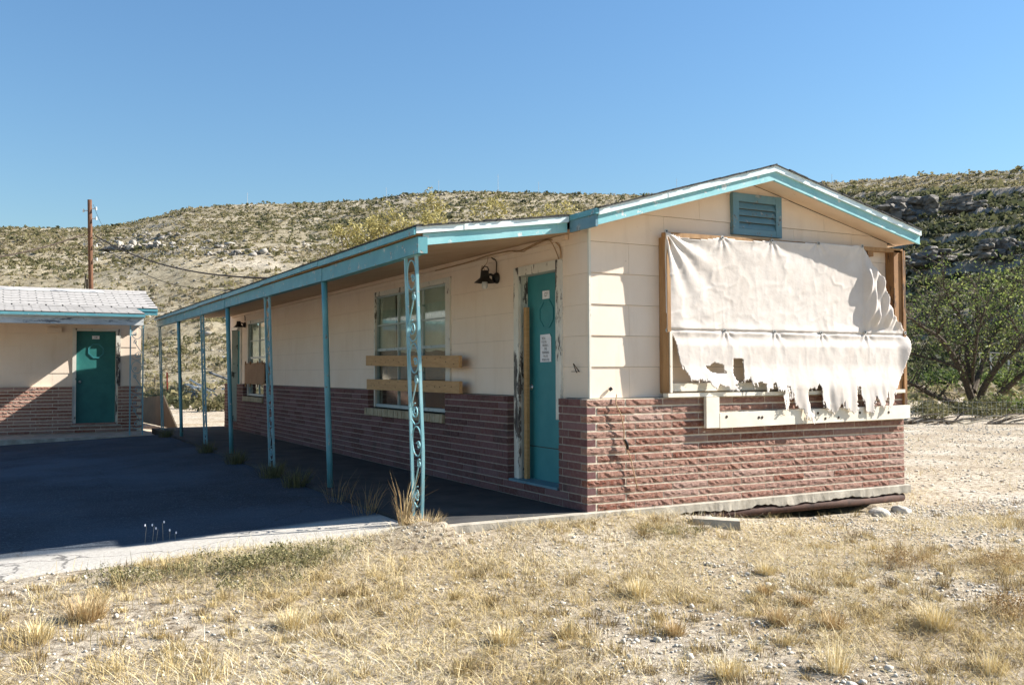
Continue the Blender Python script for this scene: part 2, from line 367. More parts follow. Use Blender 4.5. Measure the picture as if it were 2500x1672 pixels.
GX, GY = np.meshgrid(gx, gy); nx, ny = len(gx), len(gy)
V = np.stack([GX, GY, gz(GX, GY)], -1).reshape(-1, 3)
ii = (np.arange(ny-1)[:, None]*nx+np.arange(nx-1)[None]).ravel()
F = np.stack([ii, ii+1, ii+1+nx, ii+nx], -1)
tag(link('ground', npmesh('ground', V, F, MAT['ground'], smooth=True)), 'pale stony caliche ground with sparse dry grass', None, None, 'structure')

# pavement (worn asphalt court between the buildings)
px_ = np.linspace(-5.4, -1.465, 60); py_ = np.linspace(.24, 13.05, 70)  # left edge cut short out of view so pale ground bounces light
m = MB(); n = len(px_)
vv = [(x+(.9*(float(fbm(y*.9, 3, 44, 4))-.5) if x < -5.39 else 0), (y if y > .25 else y+.05*(float(fbm(x*1.3, 0, 40))-.5)), -.15+float(ramp_up(x))+.004*(float(fbm(x*.6, y*.6, 21))-.5)) for y in py_ for x in px_]
ff = [(j*n+i, j*n+i+1, (j+1)*n+i+1, (j+1)*n+i) for j in range(len(py_)-1) for i in range(n-1)]
m.add(vv, ff)
e0 = len(m.v); m.v += [(vv[i][0], vv[i][1]-.03, -.30) for i in range(n)]
m.f += [(e0+i, e0+i+1, i+1, i) for i in range(n-1)]
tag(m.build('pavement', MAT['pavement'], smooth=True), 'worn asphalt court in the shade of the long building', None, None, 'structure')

# ------------------------------------------------------------------ hill
SKY = np.array([(-900, 585), (-400, 560), (0, 546), (139, 548), (208, 549), (320, 536), (448, 501), (597, 491), (746, 491), (906, 480), (1024, 466), (1205, 462), (1386, 467), (1578, 472), (1800, 452), (2026, 442), (2133, 435), (2346, 421), (2500, 414), (2900, 400), (3600, 392)], float)
FH = np.array([CF[0], CF[1]])/math.hypot(CF[0], CF[1]); RH = np.array([CR[0], CR[1]])/math.hypot(CR[0], CR[1])
def hill_z(p, d):
    """p: image column of the direction, d: depth from the camera"""
    ys = np.interp(p, SKY[:, 0], SKY[:, 1])
    D = np.interp(p, [-900, 0, 900, 1700, 2100, 2500, 3600], [360, 330, 340, 330, 300, 240, 170])
    foot = np.interp(p, [-900, 0, 600, 1500, 2000, 2500, 3600], [85, 80, 85, 105, 95, 62, 40])
    zr = CAM[2]+D*(908-ys)/FPX-.7
    t = (d-foot)/(D-foot)
    lat = (p-1250)/FPX*d
    w = (fbm(lat*.012+7, d*.012, 31, 4)-.5)
    tt = np.clip(t+.10*w*np.clip(t*4, 0, 1)*(1-sst(.75, .98, t)), 0, None)
    s = np.where(tt < 1, np.clip(tt, 0, 1)**1.22, 1.)
    z = -.6+(zr+.6)*s
    # ledges of limestone
    step = 8.5; k = z/step+.35*(fbm(lat*.02, d*.004, 51, 3)-.5); fr = k-np.floor(k)
    prof = np.floor(k)+.62*sst(0, .80, fr)+.38*sst(.80, .91, fr)
    amp = np.interp(p, [-900, 300, 1000, 1600, 2000, 3600], [.25, .45, .35, .3, .95, 1.])*sst(.02, .12, t)*(1-sst(.90, 1.0, t))
    amp = amp*np.clip(.15+1.7*(fbm(lat*.03+3, d*.015, 61, 3)-.22), 0, 1)
    z = z+amp*(prof-k)*step
    z = z+(fbm(lat*.06, d*.06, 71, 4)-.5)*3.2*sst(.03, .2, t)*(1-.75*sst(.8, 1., t))+(fbm(lat*.3, d*.3, 77, 3)-.5)*.8*sst(.03, .2, t)
    z = np.where(t > 1, z-.10*(d-D)-.0*t, z)
    return z, t
cols = np.linspace(-900, 3600, 470); rows = np.concatenate([np.linspace(38, 120, 60), np.linspace(121.5, 400, 190)])
PP, DD = np.meshgrid(cols, rows); ZZ, TT = hill_z(PP, DD)
def hill_xy(p, d):
    lat = (p-1250)/FPX*d
    return CAM[0]+FH[0]*d+RH[0]*lat, CAM[1]+FH[1]*d+RH[1]*lat
HX, HY = hill_xy(PP, DD)
V = np.stack([HX, HY, ZZ], -1).reshape(-1, 3); nx, ny = len(cols), len(rows)
ii = (np.arange(ny-1)[:, None]*nx+np.arange(nx-1)[None]).ravel()
F = np.stack([ii, ii+1, ii+1+nx, ii+nx], -1)
tag(link('hill', npmesh('hill', V, F, MAT['hill'], smooth=False)), 'rocky scrub-covered hill behind the buildings', None, None, 'structure')

# ------------------------------------------------------------------ scatter helpers
def clump_quads(cen, rad, nq, qs, flat=.75, seed=1, cl=None):
    """leaf quads in ellipsoids: cen (n,3), rad (n,), nq quads per clump, qs relative leaf size"""
    g = np.random.default_rng(seed); n = len(cen)
    d = g.normal(size=(n, nq, 3)); d /= np.linalg.norm(d, axis=-1, keepdims=True)
    rr = g.uniform(.25, 1, (n, nq, 1))**.6
    d = d*rr*np.array([1, 1, flat]); d[..., 2] = np.abs(d[..., 2])*1.0
    lump = 1+.35*np.sin(d[..., :1]*7+np.arange(n)[:, None, None])
    P = cen[:, None]+d*rad[:, None, None]*lump
    a = g.normal(size=(n, nq, 3)); a /= np.linalg.norm(a, axis=-1, keepdims=True)
    b = np.cross(a, g.normal(size=(n, nq, 3))); b /= np.linalg.norm(b, axis=-1, keepdims=True)
    s = (qs*rad)[:, None, None]*g.uniform(.6, 1.4, (n, nq, 1))
    V = np.stack([P-a*s, P+b*s*.62, P+a*s, P-b*s*.62], 2).reshape(-1, 3)
    F = np.arange(len(V)).reshape(-1, 4)
    return V, F
def blades(base, h, az, lean, w, bend, seed=1):
    """grass blades: 5 verts, one quad + one tri (stored as two quads with a degenerate-free split -> 3 tris)"""
    g = np.random.default_rng(seed); n = len(base)
    dirh = np.stack([np.cos(az), np.sin(az), np.zeros(n)], -1)
    side = np.stack([-np.sin(az), np.cos(az), np.zeros(n)], -1)
    tw = g.uniform(-1.2, 1.2, n)[:, None]; side = side*np.cos(tw)+dirh*np.sin(tw)
    up = np.array([0, 0, 1.])
    m1 = base+(dirh*np.sin(lean)[:, None]+up*np.cos(lean)[:, None])*(h*.55)[:, None]
    l2 = lean+bend
    m2 = m1+(dirh*np.sin(l2)[:, None]+up*np.cos(l2)[:, None])*(h*.45)[:, None]
    W = w[:, None]*side
    V = np.stack([base-W, base+W, m1+W*.75, m1-W*.75, m2], 1).reshape(-1, 3)
    k = np.arange(n)[:, None]*5
    F = np.concatenate([k+np.array([[0, 1, 2]]), k+np.array([[0, 2, 3]]), k+np.array([[3, 2, 4]])], 0)
    return V, F
ICO_V = None
def ico():
    t = (1+5**.5)/2
    v = np.array([(-1, t, 0), (1, t, 0), (-1, -t, 0), (1, -t, 0), (0, -1, t), (0, 1, t), (0, -1, -t), (0, 1, -t), (t, 0, -1), (t, 0, 1), (-t, 0, -1), (-t, 0, 1)], float)
    v /= np.linalg.norm(v[0])
    f = np.array([(0, 11, 5), (0, 5, 1), (0, 1, 7), (0, 7, 10), (0, 10, 11), (1, 5, 9), (5, 11, 4), (11, 10, 2), (10, 7, 6), (7, 1, 8), (3, 9, 4), (3, 4, 2), (3, 2, 6), (3, 6, 8), (3, 8, 9), (4, 9, 5), (2, 4, 11), (6, 2, 10), (8, 6, 7), (9, 8, 1)])
    return v, f
def stones(cen, size, flat=(.5, .9), seed=1):
    g = np.random.default_rng(seed); n = len(cen); v, f = ico()
    S = np.stack([g.uniform(.7, 1.3, n), g.uniform(.7, 1.3, n), g.uniform(*flat, n)], -1)*size[:, None]
    j = g.uniform(.72, 1.25, (n, 12, 1)); P = v[None]*j*S[:, None]
    a = g.uniform(0, 2*PI, n); c, s = np.cos(a)[:, None], np.sin(a)[:, None]
    P = np.stack([P[..., 0]*c-P[..., 1]*s, P[..., 0]*s+P[..., 1]*c, P[..., 2]], -1)+cen[:, None]
    return P.reshape(-1, 3), (np.arange(n)[:, None, None]*12+f[None]).reshape(-1, 3)

# hillside scrub and rocks
def hill_points(n, seed, dmin=0.02, dens=None):
    g = np.random.default_rng(seed); out = []
    p = g.uniform(-700, 3300, n); d = (g.uniform(45**1.7, 345**1.7, n))**(1/1.7)
    z, t = hill_z(p, d); x, y = hill_xy(p, d)
    zx, _ = hill_z(p+6, d); zy, _ = hill_z(p, d+1.2)
    slope = np.hypot((zy-z)/1.2, (zx-z)/(6/FPX*d))
    k = (t > dmin) & (t < 1.03) & (z > -.3)
    lat = (p-1250)/FPX*d
    if dens is not None: k &= g.uniform(0, 1, n) < dens(lat, d, t, slope, p)
    return x[k], y[k], z[k], d[k], p[k]
def ey_(z, d): return 908-(z-CAM[2])/d*FPX
x, y, z, d, p = hill_points(70000, 5, dens=lambda lat, d, t, s, p: np.clip(.10+2.1*(fbm(lat*.035, d*.035, 81, 4)-.33)+.35*sst(.5, .9, t)+.5*sst(1900, 2300, p)-.25*(1-sst(.05, .3, t)), .10, 1)*np.where(s > .9, .35, 1))
u = rng.uniform(0, 1, len(x)); rad = np.where(u < .62, rng.uniform(.22, .55, len(x)), np.where(u < .985, rng.uniform(.45, .85, len(x)), rng.uniform(1., 1.7, len(x))))
lat = (p-1250)/FPX*d
tint = np.clip(.50+.9*(fbm(lat*.018+5, d*.018, 91, 3)-.35)+rng.normal(0, .22, len(x)), 0, 1); tint = np.where(rad > .95, tint*.55, tint)
dark = sst(1950, 2150, p)*sst(450, 490, ey_(z, d)); tint = tint*(1-.75*dark); rad = rad*(1+.45*dark)  # shade of the right hillside put into the scrub tint
cen = np.stack([x, y, z+rad*.15], -1); nr = d < 135
for nm, kk, nq, qs, lbl in (('hillside_scrub', ~nr, 10, .46, 'low creosote and juniper scrub dotted over the upper hillside'), ('foothill_scrub', nr, 38, .22, 'low scrub bushes on the foot of the hill')):
    V, F = clump_quads(cen[kk], rad[kk], nq, qs, .8, 3)
    tag(link(nm, npmesh(nm, V, F, MAT['shrub'], np.clip(np.repeat(tint[kk], nq*4)+np.repeat(rng.normal(0, .07, kk.sum()*nq), 4), 0, 1))), lbl, 'scrub', None, 'stuff')
def band(lat, d, t, s, p):
    z, _ = hill_z(p, d); e = ey_(z, d)
    b = np.exp(-((e-(598+18*np.sin(p*.012)))/22)**2)*sst(150, 300, p)*(1-sst(900, 1100, p))
    b = np.maximum(b, .3*np.exp(-((e-485)/20)**2)*sst(1950, 2050, p)); b = np.maximum(b, .35*np.exp(-((e-(625-10*np.sin(p*.02)))/22)**2)*sst(2050, 2150, p))
    b = np.maximum(b, .8*np.exp(-((e-478)/9)**2)*sst(850, 950, p)*(1-sst(1100, 1200, p)))
    return b
x, y, z, d, p = hill_points(26000, 6, dens=lambda lat, d, t, s, p: np.clip(1.5*(fbm(lat*.05, d*.05, 101, 3)-.50)+.35*(s > .55)+1.0*band(lat, d, t, s, p)*(fbm(lat*.07, d*.07, 103, 2) > .45), 0, 1))
bb = band((p-1250)/FPX*d, d, 0, 0, p); sz = rng.uniform(.10, .36, len(x))*np.where(rng.uniform(0, 1, len(x)) < .08, 1.8, 1)*(1+2.6*bb*rng.uniform(0, 1, len(x)))
V, F = stones(np.stack([x, y, z+sz*.25], -1), sz, (.35, .75), 8)
tag(link('hillside_rocks', npmesh('hillside_rocks', V, F, MAT['hill_rock'])), 'broken pale limestone rocks scattered over the hillside', 'rocks', None, 'stuff')
# big ledge outcrops, right hillside
def outcrop(name, px, py, w, h, label, seed, mat='cliff', bwr=(.08, .2), lo=.55):
    ds = np.linspace(60, 330, 400); zs, _ = hill_z(np.full(400, float(px)), ds)
    el = 908-(zs-CAM[2])/ds*FPX
    kk = np.nonzero(el <= py+h*.5)[0]; k = int(kk[0]) if len(kk) else 250
    k = max(k, 5); dd = ds[k]; sc = dd/FPX; g = random.Random(seed)
    gn = np.random.default_rng(seed); X = -w/2; cs = []; ss = []
    while X < w/2:
        bw = g.uniform(*bwr)*w; bh = h*g.uniform(lo, 1.1)*(1-.45*abs(2*X/w)**2); nl = g.randint(2, 4)
        for l in range(nl):
            hh = bh/nl; cs.append(((X+bw*.5+g.uniform(-.1, .1)*bw)*sc, (g.uniform(-.1, .35)+.25*l/nl)*h*sc, (-.1*h+(l+.5)*hh)*sc)); ss.append((bw*.62*sc, g.uniform(.35, .6)*h*sc, hh*.66*sc))
        X += bw*.85
    v0, f0 = ico(); mid = {}; v1 = [tuple(q) for q in v0]; f1 = []
    def mp(i, j):
        k2 = (min(i, j), max(i, j))
        if k2 not in mid: q = (v0[i]+v0[j])/2; mid[k2] = len(v1); v1.append(tuple(q/np.linalg.norm(q)))
        return mid[k2]
    for (i, j, k2) in f0: a_, b_, c_ = mp(i, j), mp(j, k2), mp(k2, i); f1 += [(i, a_, c_), (j, b_, a_), (k2, c_, b_), (a_, b_, c_)]
    v1 = np.array(v1); v1 = np.sign(v1)*np.abs(v1)**.62; f1 = np.array(f1); mb = MB()
    for c_, s_ in zip(cs, ss):
        q = v1*gn.uniform(.80, 1.14, (len(v1), 1))*np.array(s_)+np.array(c_); mb.add(q.tolist(), f1.tolist())
    xx, yy = hill_xy(np.array(float(px)), np.array(dd))
    o = mb.build(name, MAT[mat], loc=(float(xx), float(yy), float(zs[k])), rz=YAW)
    return tag(o, label, 'rock outcrop', 'limestone outcrops on the right hillside')
outcrop('rock_outcrop', 2220, 505, 200, 72, 'largest grey limestone outcrop on the hillside just right of the roof', 3)
outcrop('rock_outcrop', 2370, 500, 120, 40, 'small limestone ledge right of the largest outcrop', 4)
outcrop('rock_outcrop', 2290, 628, 190, 46, 'long dark limestone ledge just above the mesquite crown', 5)
outcrop('rock_outcrop', 2455, 600, 120, 60, 'dark limestone ledge at the right edge of the picture', 6)
outcrop('rock_outcrop', 345, 595, 190, 26, 'broken pale limestone ledge on the slope right of the utility pole', 7, 'hill_rock', (.03, .07), .25)
outcrop('rock_outcrop', 565, 612, 120, 20, 'low grey ledge on the slope above the porch roof end', 8, 'hill_rock', (.04, .09), .25)
# masts on the skyline
MASTS = [(604, 470, 491, 'thin mast at the left end of the skyline'), (943, 458, 478, 'second thin mast from the left on the skyline'), (1071, 440, 466, 'third thin mast from the left on the skyline'), (1216, 425, 462, 'tallest thin mast on the skyline above the porch roof'), (1315, 444, 465, 'thin mast on the skyline right of the tallest one'), (1652, 436, 472, 'thin mast on the skyline left of the gable peak'), (2031, 425, 443, 'thin mast on the skyline right of the gable peak')]
for (px, yt, yb, lb) in MASTS:
    D = float(np.interp(px, [-900, 0, 900, 1700, 2100, 2500, 3600], [360, 330, 340, 330, 300, 240, 170]))
    b = at(px, yb+6, D-1); h = (yb-yt+6)/FPX*D
    m = MB().tube([(0, 0, 0), (0, 0, h)], [.07, .04], 5).tube([(-.35, 0, h*.86), (.35, 0, h*.86)], .03, 4)
    tag(m.build('antenna_mast', MAT['wire'], loc=tuple(b)), lb, 'mast', 'masts along the ridge')

# ------------------------------------------------------------------ main building
W, LEN, CH, NC = 3.936, 14.44, .0677, 14
house = thing('motel_building', 'long peach motel building with brick base, teal trim and front gable', 'building')
DOOR1 = (.46, 1.40, .135, 2.19); WIN1 = (2.87, 5.33, .609, 2.245); WIN2 = (11.0, 12.66, .609, 2.22); DOOR2 = (13.24, 14.12, .135, 2.15)
OPEN = [DOOR1, WIN1, WIN2, DOOR2]
def sub(rects, holes):
    out = list(rects)
    for (a0, a1, b0, b1) in holes:
        nxt = []
        for (u0, u1, z0, z1) in out:
            if u1 <= a0+1e-6 or u0 >= a1-1e-6 or z1 <= b0+1e-6 or z0 >= b1-1e-6: nxt.append((u0, u1, z0, z1)); continue
            if u0 < a0: nxt.append((u0, a0, z0, z1))
            if u1 > a1: nxt.append((a1, u1, z0, z1))
            c0, c1 = max(u0, a0), min(u1, a1)
            if z0 < b0: nxt.append((c0, c1, z0, b0))
            if z1 > b1: nxt.append((c0, c1, b1, z1))
        out = nxt
    return out
BT = NC*CH
# shell of the rooms
m = MB()
for (u0, u1, z0, z1) in sub([(.11, LEN-.02, 0, 2.42)], OPEN): m.box((.105, u0, z0), (.25, u1, z1))
m.box((.25, .105, 0), (W-.11, .25, 2.4)); m.prism([(.12, 2.4), (W-.12, 2.4), (W-.12, 2.56), (1.965, 2.98), (.12, 2.44)], 1, .105, .2)
m.box((W-.25, .25, 0), (W-.105, LEN-.02, 2.5)); m.box((.25, LEN-.25, 0), (W-.25, LEN-.105, 2.5)); m.box((.25, .25, 2.38), (W-.25, LEN-.25, 2.42))
m.prism([(.12, 2.4), (W-.12, 2.4), (W-.12, 2.56), (1.965, 2.98), (.12, 2.44)], 1, LEN-.2, LEN-.105)
m.build('wall_shell', MAT['shell'], house)
m = MB()
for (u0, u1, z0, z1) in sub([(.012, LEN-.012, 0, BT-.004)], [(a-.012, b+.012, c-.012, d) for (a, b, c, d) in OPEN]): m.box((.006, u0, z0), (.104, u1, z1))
m.build('mortar_bed', MAT['mortar_shaded'], house); m = MB()
m.box((.104, .0012, 0), (W-.012, .104, BT-.004)); m.box((.0065, .0012, 0), (.1035, .0115, BT-.0045)); m.box((W-.104, .104, 0), (W-.009, LEN-.012, BT-.004))
m.build('mortar_bed', MAT['mortar'], house)
# foundation slab
m = MB()
ns = 160; rs = random.Random(4); xs = np.linspace(-1.46, W+.03, ns); vv = []
for i, x in enumerate(xs):
    zb = -.048-.045*float(fbm(x*7, 0, 411, 3))-.014*rs.random(); o = .016*float(fbm(x*9, 1, 413, 4))
    vv += [(x, -.030-o, 0), (x, -.038-o, -.006), (x, -.036-o-.004*rs.random(), zb), (x, .35, zb), (x, .35, 0)]
ff = [(i*5+k, i*5+(k+1) % 5, (i+1)*5+(k+1) % 5, (i+1)*5+k) for i in range(ns-1) for k in range(5)]+[(0, 1, 2, 3, 4), tuple((ns-1)*5+k for k in range(5))[::-1]]
m.add(vv, ff)
MB().box((-1.46, .3505, -.2), (W+.03, LEN+.25, 0)).box((-1.455, .03, .0015), (-.004, .35, .004)).build('porch_floor', MAT['floor'], house)
m.build('foundation_slab', MAT['concrete'], house)
# bricks -------------------------------------------------------------
_bc = {}
def split_mesh(L, var):
    k = ('s', round(L, 3), var)
    if k in _bc: return _bc[k]
    g = np.random.default_rng(100+var); h = CH-.0155; nu = max(3, int(L/.032)); nv = 4
    u = np.linspace(0, L, nu+1); w = np.linspace(0, h, nv); m = MB(); vv = []
    for j in range(nv):
        for i in range(nu+1):
            e = (i in (0, nu)) or (j in (0, nv-1))
            dp = g.uniform(-.003, .0) if e else -g.uniform(-.002, .0105)
            vv.append((u[i]+(0 if i in (0, nu) else g.uniform(-.008, .008)), dp, w[j]+(0 if j in (0, nv-1) else g.uniform(-.005, .005))))
    n = nu+1; ff = []
    for j in range(nv-1):
        for i in range(nu):
            a, b, c, d = j*n+i, j*n+i+1, (j+1)*n+i+1, (j+1)*n+i
            ff += [(a, b, c), (a, c, d)] if g.random() < .5 else [(a, b, d), (b, c, d)]
    b0 = len(vv); vv += [(0, .088, 0), (L, .088, 0), (L, .088, h), (0, .088, h)]
    ff += [tuple([b0+1]+[i for i in range(nu, -1, -1)]+[b0]), tuple([b0+3]+[(nv-1)*n+i for i in range(nu+1)]+[b0+2])]
    ff += [tuple([b0]+[j*n for j in range(nv)]+[b0+3]), tuple([b0+1, b0+2]+[j*n+nu for j in range(nv-1, -1, -1)])]
    m.add(vv, ff); me = m.mesh('brick'); me.materials.append(MAT['brick_split']); _bc[k] = me; return me
def smooth_mesh(L):
    k = ('p', round(L, 3))
    if k in _bc: return _bc[k]
    h = CH-.011; b = .003
    m = MB(); m.prism([(b, 0), (L-b, 0), (L, b), (L, .088), (0, .088), (0, b)], 2, 0, h); me = m.mesh('brick'); me.materials.append(MAT['brick']); _bc[k] = me; return me
def course(u0, u1, first, cl=.40):
    out = []; a = u0; n = first
    while a < u1-.02:
        b = min(a+n, u1)
        if u1-b < .05: b = u1
        out.append((a, b)); a = b; n = cl
    return out
nb = 0; stuff = MB(); pieces = []
for k in range(NC):
    z = k*CH+.0055; long_first = (k % 2 == 0)
    st = .1 if long_first else 0.
    for (a, b) in course(st, W, .4):
        L = b-a-.014
        if L < .03: continue
        o = link('brick', split_mesh(round(L, 2), random.randrange(7)), parent=house, loc=(a+(.0 if a == 0 else .005), random.uniform(-.002, .0005), z)); nb += 1
    for (a, b) in course(0 if long_first else .1, LEN, .4 if long_first else (.2 if k % 4 == 1 else .4)):
        for (u0, u1, _, _) in sub([(a, b, k*CH+.001, k*CH+CH-.001)], OPEN):
            if u1-u0 > .03: pieces.append((u0, u1, z))
pieces.sort(key=lambda q: q[0])
NBP = 300-nb
for i, (u0, u1, z) in enumerate(pieces):
    L = round(u1-u0-.010, 2)
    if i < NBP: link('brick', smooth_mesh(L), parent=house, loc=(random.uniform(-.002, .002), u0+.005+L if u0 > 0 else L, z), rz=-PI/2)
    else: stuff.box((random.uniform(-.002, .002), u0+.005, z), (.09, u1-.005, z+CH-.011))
for k in range(NC):
    for (a, b) in course(.1, LEN, .4 if k % 2 else .2): stuff.box((W-.09, a+.005, k*CH+.0055), (W+.004, b-.005, k*CH+CH-.0055))
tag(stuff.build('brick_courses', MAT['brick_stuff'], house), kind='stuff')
# siding panels ---------------------------------------------------------
RH_ = .2705; NR = 8
def clip_poly(poly, a, b, c):      # keep a*x+b*z<=c
    out = []
    for i in range(len(poly)):
        p, q = poly[i], poly[(i+1) % len(poly)]; dp = a*p[0]+b*p[1]-c; dq = a*q[0]+b*q[1]-c
        if dp <= 0: out.append(p)
        if dp*dq < 0: t = dp/(dp-dq); out.append((p[0]+(q[0]-p[0])*t, p[1]+(q[1]-p[1])*t))
    return out
def lap(poly, z0, z1, face, back, axis, lapd=.009):
    """panel leaning out at its lower edge; poly in (u,z)"""
    m = MB(); n = len(poly)
    fr = [face-lapd*(1-(p[1]-z0)/(z1-z0)) for p in poly]
    if axis == 1: v = [(p[0], fr[i], p[1]) for i, p in enumerate(poly)]+[(p[0], back, p[1]) for p in poly]
    else: v = [(fr[i], p[0], p[1]) for i, p in enumerate(poly)]+[(back, p[0], p[1]) for p in poly]
    m.add(v, [tuple(range(n)), tuple(range(n, 2*n))[::-1]]+[(i, (i+1) % n, n+(i+1) % n, n+i) for i in range(n)]); return m
for r in range(NR):
    z0 = BT+.002+r*RH_; z1 = z0+RH_-.0025
    a = .102 if r % 2 else -.29
    while a < W-.1:
        b = a+.8; poly = [(max(a, .102)+.001, z0), (min(b, W-.1)-.001, z0), (min(b, W-.1)-.001, z1), (max(a, .102)+.001, z1)]
        if poly[1][0]-poly[0][0] > .05:
            poly = clip_poly(poly, -.2836, 1, 2.415); poly = clip_poly(poly, .2346, 1, 3.415) if len(poly) > 2 else poly
            if len(poly) > 2: lap(poly, z0, z1, .0985, .1045, 1).build('siding_panel', MAT['siding'], house)
        a = b
for r in range(6):
    z0 = BT+.002+r*RH_; z1 = min(z0+RH_-.0015, 2.46)
    a = -.3 if r % 2 else .1
    while a < LEN-.1:
        b = a+.8
        for (u0, u1, c0, c1) in sub([(max(a, .1), min(b, LEN-.1), z0, z1)], [(.53, 1.40, 0, 2.19), (2.9, 5.32, 0, 2.245), WIN2, DOOR2]):
            if u1-u0 > .01 and c1-c0 > .01: lap([(u0+.0008, c0), (u1-.0008, c0), (u1-.0008, c1), (u0+.0008, c1)], z0, z1, .100, .1045, 0, .004).build('siding_panel', MAT['siding'], house)
        a = b
MB().box((.088, .086, BT), (.108, .108, 2.42)).build('corner_bead', MAT['white_wood'], house)
m = MB()
for r in range(6): m.box((W-.104, .1, BT+r*RH_), (W-.094, LEN-.1, min(BT+r*RH_+RH_-.003, 2.52)))
m.build('side_cladding', MAT['siding'], house)
# roof ------------------------------------------------------------------
RY0, RY1, PY0, PY1 = -.21, 14.65, .20, 14.20
EL_, RG, ER = (-.01, 2.527), (1.965, 3.085), (3.965, 2.617)
def slope(p, q, dz0, dz1): return [(p[0], p[1]+dz0), (q[0], q[1]+dz0), (q[0], q[1]+dz1), (p[0], p[1]+dz1)]
def ragged(p, q, y0, y1, name, parent):
    """shingle course edge with a slightly ragged outline along the rake"""
    m = MB(); n = 26; rr = random.Random(int(abs(p[0])*100)+5)
    for i in range(n):
        a, b = i/n, (i+1)/n; pa = (p[0]+(q[0]-p[0])*a, p[1]+(q[1]-p[1])*a); pb = (p[0]+(q[0]-p[0])*b, p[1]+(q[1]-p[1])*b)
        lift = rr.uniform(.004, .014); m.prism([(pa[0], pa[1]-.004), (pb[0], pb[1]-.004), (pb[0], pb[1]+lift), (pa[0], pa[1]+lift)], 1, y0-rr.uniform(0, .014), y0+.25)
    m.prism(slope(p, q, -.002, .006), 1, y0+.25, y1)
    return m.build(name, MAT['roofing'], parent)
for (p, q) in ((EL_, RG), (RG, ER)):
    rf = MB().prism(slope(p, q, -.034, -.004), 1, RY0+.03, RY1-.03).build('roof_deck', MAT['timber_light'], house)
    ragged(p, q, RY0-.022, RY1, 'shingle_layer', rf)
    MB().prism(slope(p, q, -.142 if q == ER else -.136, -.034), 1, RY0+.006, RY0+.032).build('rake_fascia', MAT['fascia'], house)
    MB().prism(slope(p, q, -.142, -.034), 1, RY1-.032, RY1-.006).build('rake_fascia', MAT['fascia'], house)
    segs = [0, .36, .66, 1.] if q == RG else [0, 1.]
    for i in range(len(segs)-1):
        a, b = segs[i]+(.0015 if i else 0), segs[i+1]
        pa = (p[0]+(q[0]-p[0])*a, p[1]+(q[1]-p[1])*a); pb = (p[0]+(q[0]-p[0])*b, p[1]+(q[1]-p[1])*b)
        MB().prism(slope(pa, pb, -.056, -.004), 1, RY0-.016-.003*(i % 2), RY0+.005).build('drip_edge', MAT['drip'], house)
    MB().prism(slope((p[0]+(.01 if p == EL_ else 0), p[1]), (q[0]-(.01 if q == ER else 0), q[1]), -.128, -.112), 1, RY0+.033, .086).build('soffit', MAT['soffit_lite'], house)
MB().box((3.975, RY0+.03, 2.50), (3.990, RY1-.03, 2.606)).build('eave_fascia', MAT['teal'], house)
MB().box((3.84, .1, 2.488), (3.974, RY1-.03, 2.500)).build('eave_soffit', MAT['soffit_lite'], house)
# return of the eave at the break
MB().box((-.034, RY0+.006, 2.378), (-.012, PY0-.002, 2.476)).build('eave_return', MAT['teal_vent'], house)
MB().box((-.046, RY0-.014, 2.477), (-.012, PY0-.002, 2.523)).build('drip_edge', MAT['teal_metal'], house)
# porch roof
PC = (-1.47, 2.327)
rf = MB().prism(slope(PC, (-.0135, 2.524), -.034, -.004), 1, PY0+.01, PY1).build('roof_deck', MAT['timber_light'], house)
ragged(PC, (-.048, 2.5205), PY0-.022, PY1+.02, 'shingle_layer', rf)
MB().box((PC[0]-.028, PY0+.01, PC[1]-.012), (PC[0], PY1, PC[1]+.002)).build('shingle_overhang', MAT['roofing'], rf)
for i, (a, b) in enumerate(((-1.468, -1.05), (-1.049, -.62), (-.618, -.05))):
    f = lambda x: PC[1]+(x-PC[0])*(2.524-PC[1])/(-.0135-PC[0])
    MB().prism([(a, f(a)-.056), (b, f(b)-.056), (b, f(b)-.004), (a, f(a)-.004)], 1, PY0-.017-.003*(i % 2), PY0+.004).build('drip_edge', MAT['drip'], house)
MB().prism([(-1.40, 2.184), (-.055, 2.378), (-.055, 2.466), (-1.40, 2.276)], 1, PY0+.005, PY0+.03).build('rake_fascia', MAT['fascia'], house)
ys = [PY0-.016, 2.72, 5.12, 7.45, 9.4, 11.75, PY1]
for i in range(6):
    MB().box((PC[0]-.02-.003*(i % 2), ys[i], PC[1]-.066+.006*(i % 2)), (PC[0]-.004, ys[i+1]-.004, PC[1]-.010)).build('drip_edge', MAT['teal_metal'], house)
    dz = [0, -.006, .008, .004, .012, .014][i]; dz2 = [-.010, .004, .012, .010, .014, .016][i]
    MB().add([(x, y, z) for (y, d) in ((ys[i]+(.016 if i == 0 else 0), dz), (ys[i+1]-.006, dz2)) for (x, z) in ((-1.445-.004*(i % 2), 2.120+d), (-1.365, 2.120+d), (-1.365, 2.252+d), (-1.445-.004*(i % 2), 2.252+d))],
             [(0, 1, 2, 3), (7, 6, 5, 4), (0, 4, 5, 1), (1, 5, 6, 2), (2, 6, 7, 3), (3, 7, 4, 0)]).build('porch_beam', MAT['teal'], house)
MB().box((-1.452, PY0+.03, 2.264), (-1.38, PY1-.02, 2.284)).build('beam_packing', MAT['timber_light'], house)
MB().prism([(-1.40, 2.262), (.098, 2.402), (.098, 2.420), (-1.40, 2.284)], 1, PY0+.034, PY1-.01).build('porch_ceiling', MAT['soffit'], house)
MB().box((.055, .42, 2.350), (.092, PY1-.2, 2.394)).build('ceiling_trim', MAT['soffit_lite'], house)
